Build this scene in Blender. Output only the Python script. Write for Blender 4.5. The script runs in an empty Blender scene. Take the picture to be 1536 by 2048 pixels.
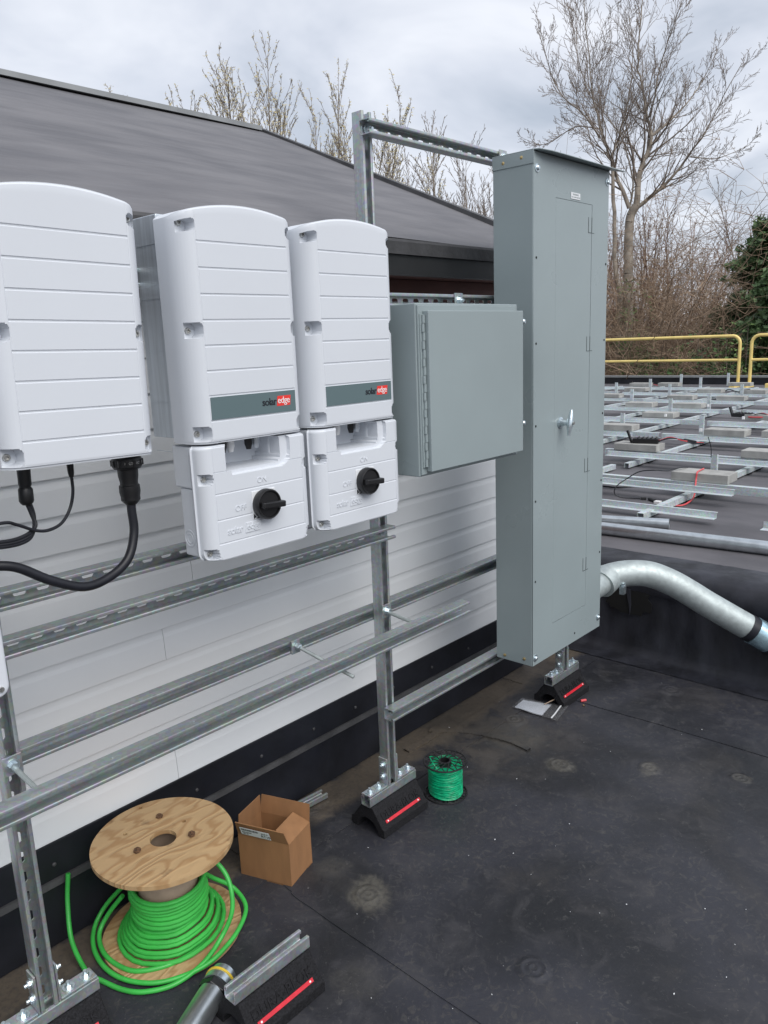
import bpy, bmesh, math, random
import numpy as np
from mathutils import Vector, Matrix

# ------------------------------------------------------------------ camera, world, sun, exposure
scene = bpy.context.scene
COL = scene.collection
R = math.radians

def camera():
    yaw, pit, rol = 8.24365122e-01, -2.16046512e-01, -3.97786728e-02
    f = Vector((math.sin(yaw)*math.cos(pit), math.cos(yaw)*math.cos(pit), math.sin(pit)))
    r = Vector((math.cos(yaw), -math.sin(yaw), 0)); u = r.cross(f)
    r2 = r*math.cos(rol) + u*math.sin(rol); u2 = -r*math.sin(rol) + u*math.cos(rol)
    cd = bpy.data.cameras.new('camera'); co = bpy.data.objects.new('camera', cd); COL.objects.link(co)
    m = Matrix(((r2.x, u2.x, -f.x, 0), (r2.y, u2.y, -f.y, 0), (r2.z, u2.z, -f.z, 1.62), (0, 0, 0, 1)))
    co.matrix_world = m
    cd.sensor_fit = 'HORIZONTAL'; cd.sensor_width = 36; cd.lens = 36*1552.47/1536
    cd.clip_start = 0.05; cd.clip_end = 2000
    scene.camera = co
camera()

SUN_EL, SUN_AZ = 48.0, 193.0        # azimuth clockwise from +Y
def world():
    w = bpy.data.worlds.new('World'); scene.world = w; w.use_nodes = True
    nt = w.node_tree; nt.nodes.clear(); N = nt.nodes.new; L = nt.links.new
    out = N('ShaderNodeOutputWorld'); bg = N('ShaderNodeBackground'); bg.inputs[1].default_value = 0.1
    sky = N('ShaderNodeTexSky'); sky.sky_type = 'NISHITA'; sky.sun_disc = False
    sky.sun_elevation = R(SUN_EL); sky.sun_rotation = R(SUN_AZ)
    tc = N('ShaderNodeTexCoord'); sep = N('ShaderNodeSeparateXYZ'); L(tc.outputs['Generated'], sep.inputs[0])
    mx = N('ShaderNodeMath'); mx.operation = 'MAXIMUM'; L(sep.outputs[2], mx.inputs[0]); mx.inputs[1].default_value = 0.0
    ad = N('ShaderNodeMath'); ad.operation = 'ADD'; L(mx.outputs[0], ad.inputs[0]); ad.inputs[1].default_value = 0.22
    dx = N('ShaderNodeMath'); dx.operation = 'DIVIDE'; L(sep.outputs[0], dx.inputs[0]); L(ad.outputs[0], dx.inputs[1])
    dy = N('ShaderNodeMath'); dy.operation = 'DIVIDE'; L(sep.outputs[1], dy.inputs[0]); L(ad.outputs[0], dy.inputs[1])
    cb = N('ShaderNodeCombineXYZ'); L(dx.outputs[0], cb.inputs[0]); L(dy.outputs[0], cb.inputs[1])
    n1 = N('ShaderNodeTexNoise'); n1.inputs['Scale'].default_value = 1.6; n1.inputs['Detail'].default_value = 5; n1.inputs['Roughness'].default_value = .52
    n1.inputs['Distortion'].default_value = .35
    L(cb.outputs[0], n1.inputs['Vector'])
    cr = N('ShaderNodeValToRGB'); e = cr.color_ramp
    e.elements[0].position = .34; e.elements[0].color = (2.7, 3.0, 3.5, 1)
    e.elements[1].position = .66; e.elements[1].color = (5.0, 5.15, 5.5, 1)
    m = e.elements.new(.5); m.color = (3.9, 4.12, 4.6, 1)
    L(n1.outputs['Fac'], cr.inputs[0])
    mix = N('ShaderNodeMix'); mix.data_type = 'RGBA'; mix.inputs[0].default_value = .93
    L(sky.outputs[0], mix.inputs[6]); L(cr.outputs[0], mix.inputs[7]); L(mix.outputs[2], bg.inputs[0]); L(bg.outputs[0], out.inputs[0])
world()

def sun():
    sd = bpy.data.lights.new('sun', 'SUN'); sd.energy = 1.5; sd.angle = R(50); sd.color = (1, .97, .93)
    so = bpy.data.objects.new('sun', sd); COL.objects.link(so)
    a, e = R(SUN_AZ), R(SUN_EL)
    d = Vector((math.sin(a)*math.cos(e), math.cos(a)*math.cos(e), math.sin(e)))
    so.rotation_euler = d.to_track_quat('Z', 'Y').to_euler(); so.location = (0, -5, 20)
sun()
scene.view_settings.view_transform = 'Standard'; scene.view_settings.look = 'None'
scene.view_settings.exposure = 0.92; scene.view_settings.gamma = 1.0
scene.view_settings.use_curve_mapping = False

# ------------------------------------------------------------------ materials
def nd(nt, t, **kw):
    n = nt.nodes.new(t)
    for k, v in kw.items(): setattr(n, k, v)
    return n

def mat(name, col, rough=.5, metal=0., var=.0, vscale=8., bump=0., bscale=60., rvar=0., spec=.5, col2=None, coat=0., stretch=None, trans=0., alpha=1.):
    m = bpy.data.materials.new(name); m.use_nodes = True; nt = m.node_tree; L = nt.links.new
    b = nt.nodes['Principled BSDF']
    b.inputs['Base Color'].default_value = (*col, 1); b.inputs['Roughness'].default_value = rough; b.inputs['Metallic'].default_value = metal
    b.inputs['Specular IOR Level'].default_value = spec; b.inputs['Coat Weight'].default_value = coat
    b.inputs['Transmission Weight'].default_value = trans; b.inputs['Alpha'].default_value = alpha
    geo = nd(nt, 'ShaderNodeNewGeometry'); vec = geo.outputs['Position']
    if stretch:
        mp = nd(nt, 'ShaderNodeMapping'); mp.inputs['Scale'].default_value = stretch; L(vec, mp.inputs['Vector']); vec = mp.outputs[0]
    if var or col2:
        n = nd(nt, 'ShaderNodeTexNoise'); n.inputs['Scale'].default_value = vscale; n.inputs['Detail'].default_value = 6; L(vec, n.inputs['Vector'])
        cr = nd(nt, 'ShaderNodeValToRGB'); L(n.outputs['Fac'], cr.inputs[0])
        a = col if col2 is None else col; c2 = col2 if col2 else tuple(min(1, c*(1+var)) for c in col)
        a = tuple(c*(1-var) for c in col) if not col2 else col
        cr.color_ramp.elements[0].position = .35; cr.color_ramp.elements[0].color = (*a, 1)
        cr.color_ramp.elements[1].position = .65; cr.color_ramp.elements[1].color = (*c2, 1)
        L(cr.outputs[0], b.inputs['Base Color'])
    if rvar:
        n = nd(nt, 'ShaderNodeTexNoise'); n.inputs['Scale'].default_value = vscale*1.7; n.inputs['Detail'].default_value = 5; L(vec, n.inputs['Vector'])
        mr = nd(nt, 'ShaderNodeMapRange'); mr.inputs[3].default_value = rough-rvar; mr.inputs[4].default_value = rough+rvar
        mr.inputs[1].default_value = .3; mr.inputs[2].default_value = .7
        L(n.outputs['Fac'], mr.inputs[0]); L(mr.outputs[0], b.inputs['Roughness'])
    if bump:
        n = nd(nt, 'ShaderNodeTexNoise'); n.inputs['Scale'].default_value = bscale; n.inputs['Detail'].default_value = 5; L(vec, n.inputs['Vector'])
        bp = nd(nt, 'ShaderNodeBump'); bp.inputs['Strength'].default_value = 1; bp.inputs['Distance'].default_value = bump
        L(n.outputs['Fac'], bp.inputs['Height']); L(bp.outputs[0], b.inputs['Normal'])
    return m

def galv(name, base=(.58, .62, .635), rough=.38, streak=(3, 3, 3), metal=.78):
    m = bpy.data.materials.new(name); m.use_nodes = True; nt = m.node_tree; L = nt.links.new
    b = nt.nodes['Principled BSDF']; b.inputs['Metallic'].default_value = metal
    geo = nd(nt, 'ShaderNodeNewGeometry')
    mp = nd(nt, 'ShaderNodeMapping'); mp.inputs['Scale'].default_value = streak; L(geo.outputs['Position'], mp.inputs[0])
    n = nd(nt, 'ShaderNodeTexNoise'); n.inputs['Scale'].default_value = 6; n.inputs['Detail'].default_value = 8; n.inputs['Roughness'].default_value = .65; L(mp.outputs[0], n.inputs[0])
    v = nd(nt, 'ShaderNodeTexVoronoi'); v.inputs['Scale'].default_value = 110; L(geo.outputs['Position'], v.inputs[0])
    cr = nd(nt, 'ShaderNodeValToRGB'); cr.color_ramp.elements[0].position = .3; cr.color_ramp.elements[1].position = .72
    cr.color_ramp.elements[0].color = (*[c*.74 for c in base], 1); cr.color_ramp.elements[1].color = (*[min(1, c*1.14) for c in base], 1)
    L(n.outputs['Fac'], cr.inputs[0])
    mx = nd(nt, 'ShaderNodeMix', data_type='RGBA', blend_type='MULTIPLY'); mx.inputs[0].default_value = .22
    L(cr.outputs[0], mx.inputs[6]); L(v.outputs['Color'], mx.inputs[7]); L(mx.outputs[2], b.inputs['Base Color'])
    mr = nd(nt, 'ShaderNodeMapRange'); mr.inputs[3].default_value = rough-.1; mr.inputs[4].default_value = rough+.16; L(n.outputs['Fac'], mr.inputs[0]); L(mr.outputs[0], b.inputs['Roughness'])
    return m

M = {}
M['galv'] = galv('galvanized_steel', streak=(2, 2, 2))
M['galv_x'] = galv('galvanized_steel_rolled', base=(.56, .60, .605), streak=(.6, 6, 9))
M['galv_z'] = galv('galvanized_steel_upright', base=(.57, .605, .615), streak=(7, 7, .6))
M['galv_y'] = galv('galvanized_steel_deck', base=(.70, .77, .79), rough=.5, streak=(4, .5, 4), metal=.45)
M['emt'] = mat('shiny_conduit', (.60, .64, .66), .30, .92, var=.1, vscale=20)
M['zinc'] = mat('zinc_bolt', (.62, .70, .74), .28, .9, var=.15, vscale=90)
M['conduit'] = mat('steel_conduit', (.44, .49, .49), .54, .6, var=.10, vscale=38, rvar=.08, bump=.0003, bscale=300)
M['white'] = mat('white_powder_coat', (.625, .655, .70), .36, var=.015, vscale=3)
M['siding'] = mat('white_vinyl_siding', (.80, .82, .84), .5, var=.02, vscale=2.2, bump=.0005, bscale=9)
M['grey'] = mat('grey_enamel', (.265, .315, .325), .30, var=.05, vscale=2, bump=.00006, bscale=600, rvar=.04)
M['alu'] = mat('cast_aluminium', (.55, .59, .63), .42, .7, var=.10, vscale=5, stretch=(20, 20, 1.2))
M['rubber'] = mat('recycled_rubber', (.012, .012, .014), .82, var=.5, vscale=220, bump=.0012, bscale=420, spec=.25)
M['cable'] = mat('black_cable_jacket', (.012, .013, .018), .42, var=.2, vscale=30, spec=.4)
M['plasticblk'] = mat('black_plastic', (.01, .01, .011), .38)
M['screw'] = mat('stainless_screw', (.5, .5, .48), .3, .9, var=.3, vscale=300)
M['brass'] = mat('brass_screw', (.55, .42, .2), .35, .9)
M['band'] = mat('grey_label_band', (.105, .155, .165), .45)
M['red'] = mat('red_reflective_tape', (.55, .02, .035), .35, var=.15, vscale=40)
M['redprint'] = mat('red_print', (.75, .04, .03), .45)
M['inkb'] = mat('black_ink', (.012, .014, .02), .5)
M['whitep'] = mat('white_print', (.8, .8, .8), .5)
M['labelp'] = mat('paper_label', (.72, .74, .76), .5)
M['card'] = mat('cardboard', (.27, .135, .058), .8, var=.08, vscale=30, bump=.0004, bscale=120, stretch=(1, 1, .25))
M['cardin'] = mat('cardboard_inside', (.24, .125, .055), .85, var=.08, vscale=30)
M['kraft'] = mat('kraft_tube', (.36, .27, .20), .8, var=.08, vscale=30)
M['greenc'] = mat('green_cable_jacket', (.045, .41, .065), .38, var=.1, vscale=20, spec=.45)
M['greenw'] = mat('green_thin_wire', (.0, .33, .15), .38, var=.25, vscale=60)
M['pipeblue'] = mat('new_zinc_coupling', (.48, .68, .76), .24, .85, var=.3, vscale=22)
M['yellow'] = mat('yellow_rail_paint', (.80, .62, .22), .45, var=.08, vscale=5)
M['paver'] = mat('concrete_block', (.34, .34, .325), .85, var=.16, vscale=9, bump=.002, bscale=150)
M['black'] = mat('dark_hollow', (.004, .004, .004), .9)
M['darkfascia'] = mat('dark_metal_fascia', (.016, .017, .018), .5, var=.15)
M['brown'] = mat('brown_painted_board', (.15, .062, .052), .6, var=.2, vscale=4)
M['redwire'] = mat('red_wire', (.62, .07, .08), .4)
M['rust'] = mat('rusty_nut', (.12, .065, .035), .8, .2, var=.5, vscale=200)
M['clear'] = mat('clear_plastic_bag', (.9, .92, .95), .12, trans=.9, alpha=.35, bump=.002, bscale=40)
M['paper'] = mat('white_paper', (.70, .73, .78), .7, bump=.001, bscale=30)
M['yellowp'] = mat('yellow_plastic', (.7, .5, .05), .4)
M['bark'] = mat('pale_bark', (.27, .235, .195), .9, var=.3, vscale=3)
M['twig'] = mat('twig', (.24, .20, .17), .9, var=.25, vscale=.8)
M['twigred'] = mat('reddish_twig', (.25, .145, .105), .9, var=.35, vscale=.5)
M['bud'] = mat('pale_bud', (.42, .37, .22), .8, var=.25, vscale=1.5)
M['brush'] = mat('dry_brush', (.27, .195, .135), .95, var=.35, vscale=.7)
M['leaf'] = mat('evergreen_leaf', (.050, .110, .028), .6, var=.45, vscale=1.2)
M['leafl'] = mat('spring_leaf', (.085, .15, .035), .6, var=.45, vscale=1.4)
M['needle'] = mat('pine_needle', (.065, .115, .040), .6, var=.4, vscale=1.6)
M['earth'] = mat('leaf_litter', (.115, .085, .062), .95, var=.4, vscale=.6, bump=.1, bscale=2)

PATCH = [(1.426, 1.449, .085, .62), (2.423, 1.37, .065, .50), (2.61, 1.094, .055, .55), (2.623, 1.704, .065, .3), (2.744, .811, .035, .3), (1.44, 1.62, .07, .22), (2.50, 1.62, .15, .28), (1.18, 1.25, .09, .18)]
def epdm_floor():
    m = bpy.data.materials.new('black_roof_membrane'); m.use_nodes = True; nt = m.node_tree; L = nt.links.new
    b = nt.nodes['Principled BSDF']
    geo = nd(nt, 'ShaderNodeNewGeometry'); P = geo.outputs['Position']
    def noise(s, d=6, r=.55, dist=0.):
        n = nd(nt, 'ShaderNodeTexNoise'); n.inputs['Scale'].default_value = s; n.inputs['Detail'].default_value = d; n.inputs['Roughness'].default_value = r; n.inputs['Distortion'].default_value = dist
        L(P, n.inputs['Vector']); return n.outputs['Fac']
    def math_(op, a, c, clamp=False):
        n = nd(nt, 'ShaderNodeMath', operation=op, use_clamp=clamp)
        for i, v in ((0, a), (1, c)):
            if isinstance(v, (int, float)): n.inputs[i].default_value = v
            else: L(v, n.inputs[i])
        return n.outputs[0]
    def rng(v, a, c, lo=0., hi=1., smooth=True):
        n = nd(nt, 'ShaderNodeMapRange', interpolation_type='SMOOTHSTEP' if smooth else 'LINEAR'); L(v, n.inputs[0])
        for i, x in enumerate((a, c, lo, hi)): n.inputs[i+1].default_value = x
        return n.outputs[0]
    def mixc(f, a, c):
        n = nd(nt, 'ShaderNodeMix', data_type='RGBA')
        if isinstance(f, (int, float)): n.inputs[0].default_value = f
        else: L(f, n.inputs[0])
        for i, v in ((6, a), (7, c)):
            if isinstance(v, tuple): n.inputs[i].default_value = (*v, 1)
            else: L(v, n.inputs[i])
        return n.outputs[2]
    nbig = noise(1.7, 5, .55, .4); nmid = noise(9, 7, .62, .8); nfine = noise(70, 6, .65); nsw = noise(26, 5, .6, 2.2)
    base = mixc(rng(nbig, .35, .65), (.0145, .0150, .0180), (.0320, .0330, .0420))
    base = mixc(rng(nmid, .48, .72, 0, .6), base, (.050, .049, .054))
    base = mixc(math_('MULTIPLY', rng(nsw, .53, .66, 0, .60), rng(nbig, .42, .60, .15, 1.)), base, (.065, .062, .060))
    sep = nd(nt, 'ShaderNodeSeparateXYZ'); L(P, sep.inputs[0])
    base = mixc(math_('MULTIPLY', rng(noise(2.6, 6, .6, .8), .52, .68, 0, .20), rng(nfine, .3, .6, .5, 1.)), base, (.072, .064, .055))
    base = mixc(rng(noise(38, 8, .75, 1.2), .56, .68, 0, .50), base, (.095, .092, .088))
    # dried mud along the wall foot
    yw = math_('ADD', sep.outputs[1], math_('MULTIPLY', math_('SUBTRACT', nmid, .5), .12))
    strip = math_('MULTIPLY', rng(yw, 1.80, 1.86), rng(yw, 2.00, 1.97))
    mud = math_('MULTIPLY', strip, rng(nbig, .38, .50, .45, 1.))
    mud2 = math_('MULTIPLY', mud, rng(nfine, .25, .6, .45, 1.))
    base = mixc(mud2, base, (.105, .086, .066))
    # dusty corner near the last post
    vd = nd(nt, 'ShaderNodeVectorMath', operation='DISTANCE'); L(P, vd.inputs[0]); vd.inputs[1].default_value = (2.45, 1.85, 0)
    dc = math_('MULTIPLY', rng(vd.outputs['Value'], .62, .1), rng(nmid, .38, .62, .1, .8))
    base = mixc(math_('MULTIPLY', dc, .7), base, (.082, .070, .055))
    for (x, y, r, a) in PATCH:
        vd = nd(nt, 'ShaderNodeVectorMath', operation='DISTANCE'); L(P, vd.inputs[0]); vd.inputs[1].default_value = (x, y, 0)
        dd = math_('ADD', vd.outputs['Value'], math_('MULTIPLY', math_('SUBTRACT', nmid, .5), .16))
        base = mixc(math_('MULTIPLY', rng(dd, r, r*.45), math_('MULTIPLY', rng(nfine, .3, .6, .4, 1.), a)), base, (.125, .117, .098))
    # fine pale grit
    vo = nd(nt, 'ShaderNodeTexVoronoi'); vo.inputs['Scale'].default_value = 55; L(P, vo.inputs[0])
    gr = math_('MULTIPLY', rng(vo.outputs['Distance'], .085, .05), rng(noise(3.1, 3), .5, .62))
    base = mixc(math_('MULTIPLY', gr, .55), base, (.22, .22, .21))
    L(base, b.inputs['Base Color'])
    rr = rng(nmid, .3, .7, .42, .60); L(rr, b.inputs['Roughness']); b.inputs['Specular IOR Level'].default_value = .42
    h = math_('ADD', math_('MULTIPLY', nbig, 1.0), math_('ADD', math_('MULTIPLY', nmid, .22), math_('MULTIPLY', nfine, .05)))
    bp = nd(nt, 'ShaderNodeBump'); bp.inputs['Distance'].default_value = .012; bp.inputs['Strength'].default_value = .8; L(h, bp.inputs['Height']); L(bp.outputs[0], b.inputs['Normal'])
    return m
M['epdm'] = epdm_floor()
M['epdmblk'] = mat('clean_black_membrane', (.010, .011, .016), .48, var=.35, vscale=5, bump=.004, bscale=7, rvar=.1, spec=.4)
M['epdmstep'] = mat('weathered_black_membrane', (.022, .023, .030), .5, var=.45, vscale=7, bump=.006, bscale=11, rvar=.12, spec=.4, stretch=(1, 1, .5))
M['epdmdeck'] = mat('grey_weathered_membrane', (.078, .076, .084), .66, col2=(.125, .120, .130), vscale=3.5, bump=.006, bscale=5, spec=.4, stretch=(1.2, .5, 1))
M['epdmroof'] = mat('faded_roof_membrane', (.102, .101, .110), .62, col2=(.150, .147, .155), vscale=2.8, bump=.008, bscale=4.5, spec=.4, stretch=(.9, 2.4, 1.5))
M['epdmedge'] = mat('membrane_edge_strip', (.055, .055, .058), .6, var=.25, vscale=12, bump=.003, bscale=30)
M['edgemetal'] = mat('pale_edge_metal', (.22, .23, .235), .5, .3, var=.1)

def wood():
    m = bpy.data.materials.new('plywood'); m.use_nodes = True; nt = m.node_tree; L = nt.links.new
    b = nt.nodes['Principled BSDF']; b.inputs['Roughness'].default_value = .65
    geo = nd(nt, 'ShaderNodeNewGeometry')
    mp = nd(nt, 'ShaderNodeMapping'); mp.inputs['Scale'].default_value = (2.2, 7, 1); mp.inputs['Rotation'].default_value = (0, 0, R(28)); L(geo.outputs['Position'], mp.inputs[0])
    n = nd(nt, 'ShaderNodeTexNoise'); n.inputs['Scale'].default_value = 1.1; n.inputs['Detail'].default_value = 3; L(mp.outputs[0], n.inputs[0])
    ml = nd(nt, 'ShaderNodeMath', operation='MULTIPLY'); ml.inputs[1].default_value = 75; L(n.outputs['Fac'], ml.inputs[0])
    sn = nd(nt, 'ShaderNodeMath', operation='SINE'); L(ml.outputs[0], sn.inputs[0])
    cr = nd(nt, 'ShaderNodeValToRGB'); L(sn.outputs[0], cr.inputs[0])
    cr.color_ramp.elements[0].position = .1; cr.color_ramp.elements[0].color = (.44, .295, .150, 1)
    cr.color_ramp.elements[1].position = 1; cr.color_ramp.elements[1].color = (.345, .205, .092, 1)
    n2 = nd(nt, 'ShaderNodeTexNoise'); n2.inputs['Scale'].default_value = 16; n2.inputs['Detail'].default_value = 6; L(geo.outputs['Position'], n2.inputs[0])
    c2 = nd(nt, 'ShaderNodeValToRGB'); c2.color_ramp.elements[0].position = .62; c2.color_ramp.elements[0].color = (1, 1, 1, 1); c2.color_ramp.elements[1].position = .74; c2.color_ramp.elements[1].color = (.45, .42, .40, 1)
    L(n2.outputs['Fac'], c2.inputs[0])
    mx = nd(nt, 'ShaderNodeMix', data_type='RGBA', blend_type='MULTIPLY'); mx.inputs[0].default_value = 1; L(cr.outputs[0], mx.inputs[6]); L(c2.outputs[0], mx.inputs[7])
    L(mx.outputs[2], b.inputs['Base Color'])
    bp = nd(nt, 'ShaderNodeBump'); bp.inputs['Distance'].default_value = .0006; L(sn.outputs[0], bp.inputs['Height']); L(bp.outputs[0], b.inputs['Normal'])
    return m
M['wood'] = wood()

# ------------------------------------------------------------------ builders
class MB:
    def __init__(s): s.v = []; s.f = []
    def add(s, vs, fs):
        o = len(s.v); s.v += [tuple(p) for p in vs]; s.f += [tuple(i+o for i in f) for f in fs]
    def box(s, a, b, rot=None, org=None):
        (x0, y0, z0), (x1, y1, z1) = a, b
        vs = [Vector(p) for p in ((x0,y0,z0),(x1,y0,z0),(x1,y1,z0),(x0,y1,z0),(x0,y0,z1),(x1,y0,z1),(x1,y1,z1),(x0,y1,z1))]
        if rot is not None:
            o = Vector(org); vs = [rot @ (p-o) + o for p in vs]
        s.add(vs, [(0,3,2,1),(4,5,6,7),(0,1,5,4),(1,2,6,5),(2,3,7,6),(3,0,4,7)])
    def tube(s, pts, r, n=12, caps=True):
        pts = [Vector(p) for p in pts]; rs = r if isinstance(r, (list, tuple)) else [r]*len(pts)
        up = None; rings = []
        for i, p in enumerate(pts):
            t = (pts[min(i+1, len(pts)-1)] - pts[max(i-1, 0)]).normalized()
            if up is None:
                up = Vector((0, 0, 1)) if abs(t.z) < .9 else Vector((1, 0, 0))
            a = (up - t*up.dot(t)).normalized(); up = a; b = t.cross(a)
            rings.append([p + (a*math.cos(2*math.pi*k/n) + b*math.sin(2*math.pi*k/n))*rs[i] for k in range(n)])
        vs = [q for rg in rings for q in rg]; fs = []
        for i in range(len(pts)-1):
            for k in range(n):
                k2 = (k+1) % n; fs.append((i*n+k, i*n+k2, (i+1)*n+k2, (i+1)*n+k))
        if caps: fs.append(tuple(range(n-1, -1, -1))); fs.append(tuple((len(pts)-1)*n+k for k in range(n)))
        s.add(vs, fs)
    def lathe(s, prof, c, axis, n=24, caps=True):   # prof: (r, h) along axis
        ax = Vector(axis).normalized(); a = ax.orthogonal().normalized(); b = ax.cross(a); c = Vector(c); vs = []; fs = []
        for (r, h) in prof:
            vs += [c + ax*h + (a*math.cos(2*math.pi*k/n) + b*math.sin(2*math.pi*k/n))*r for k in range(n)]
        for i in range(len(prof)-1):
            for k in range(n):
                k2 = (k+1) % n; fs.append((i*n+k, i*n+k2, (i+1)*n+k2, (i+1)*n+k))
        if caps: fs.append(tuple(range(n-1, -1, -1))); fs.append(tuple((len(prof)-1)*n+k for k in range(n)))
        s.add(vs, fs)
    def prism(s, poly, d):      # poly: 3D points, d: extrude vector
        d = Vector(d); n = len(poly); vs = [Vector(p) for p in poly] + [Vector(p)+d for p in poly]
        s.add(vs, [tuple(range(n-1, -1, -1)), tuple(range(n, 2*n))] + [(k, (k+1) % n, n+(k+1) % n, n+k) for k in range(n)])

def obj(name, mb, m, parent=None, bevel=0., smooth=False, segs=2, fix=True, label=None, angle=35):
    me = mb if isinstance(mb, bpy.types.Mesh) else bpy.data.meshes.new(name)
    if not isinstance(mb, bpy.types.Mesh):
        me.from_pydata(mb.v, [], mb.f); me.update()
        if fix:
            bm = bmesh.new(); bm.from_mesh(me); bmesh.ops.recalc_face_normals(bm, faces=bm.faces); bm.to_mesh(me); bm.free()
    if not me.materials: me.materials.append(M[m])
    o = bpy.data.objects.new(name, me); COL.objects.link(o)
    if parent is not None: o.parent = parent
    if bevel:
        bv = o.modifiers.new('bevel', 'BEVEL'); bv.width = bevel; bv.segments = segs; bv.limit_method = 'ANGLE'; bv.angle_limit = R(30)
    if smooth:
        me.polygons.foreach_set('use_smooth', [True]*len(me.polygons)); me.set_sharp_from_angle(angle=R(angle))
    if label: o['label'] = label
    return o

def thing(name, label, cat, loc=(0, 0, 0), group=None):
    o = bpy.data.objects.new(name, None); COL.objects.link(o); o.location = loc; o.empty_display_size = .1
    o['label'] = label; o['category'] = cat
    if group: o['group'] = group
    return o
def tag(o, label, cat, group=None):
    o['label'] = label; o['category'] = cat
    if group: o['group'] = group
    return o
def structure(o): o['kind'] = 'structure'; return o
def stuff(o): o['kind'] = 'stuff'; return o

def smoothpts(pts, sub=6):
    P = [Vector(p) for p in pts]; P = [P[0]*2-P[1]] + P + [P[-1]*2-P[-2]]; out = []
    for i in range(1, len(P)-2):
        for k in range(sub):
            t = k/sub; a, b, c, d = P[i-1:i+3]
            out.append(.5*((2*b) + (c-a)*t + (2*a-5*b+4*c-d)*t*t + (3*b-a-3*c+d)*t**3))
    out.append(P[-2]); return out

def text_mesh(s, size, extrude=.001, bold=0., space=1.):
    cu = bpy.data.curves.new('txt', 'FONT'); cu.body = s; cu.size = size; cu.extrude = extrude; cu.offset = bold; cu.space_character = space
    cu.align_x = 'CENTER'; cu.align_y = 'CENTER'; cu.resolution_u = 4
    o = bpy.data.objects.new('txt', cu); COL.objects.link(o)
    bpy.context.view_layer.update()
    me = bpy.data.meshes.new_from_object(o.evaluated_get(bpy.context.evaluated_depsgraph_get()))
    bpy.data.objects.remove(o); bpy.data.curves.remove(cu); return me
def text_on(name, s, size, mtl, parent, mtx, extrude=.001, bold=0., space=1., sx=1.):
    me = text_mesh(s, size, extrude, bold, space); me.transform(mtx @ Matrix.Diagonal((sx, 1, 1, 1)))
    me.materials.clear(); me.materials.append(M[mtl])
    return obj(name, me, mtl, parent)
def front_mtx(x, y, z):     # text plane facing -Y
    return Matrix.Translation((x, y, z)) @ Matrix.Rotation(R(90), 4, 'X')
def plate_holes(outline, holes, th):     # 2D loops -> mesh in XY, thickness th upward
    cu = bpy.data.curves.new('pl', 'CURVE'); cu.dimensions = '2D'; cu.fill_mode = 'BOTH'; cu.extrude = th/2
    for lp in [outline]+holes:
        sp = cu.splines.new('POLY'); sp.points.add(len(lp)-1); sp.use_cyclic_u = True
        for i, p in enumerate(lp): sp.points[i].co = (p[0], p[1], 0, 1)
    o = bpy.data.objects.new('pl', cu); COL.objects.link(o); bpy.context.view_layer.update()
    me = bpy.data.meshes.new_from_object(o.evaluated_get(bpy.context.evaluated_depsgraph_get()))
    bpy.data.objects.remove(o); bpy.data.curves.remove(cu); return me
def circ(x, y, r, n=24): return [(x+r*math.cos(2*math.pi*k/n), y+r*math.sin(2*math.pi*k/n)) for k in range(n)]

def copy_tree(o, parent=None):
    kids = [c for c in bpy.data.objects if c.parent == o]
    c = o.copy(); COL.objects.link(c)
    if parent is not None: c.parent = parent
    for k in kids: copy_tree(k, c)
    return c

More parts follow.
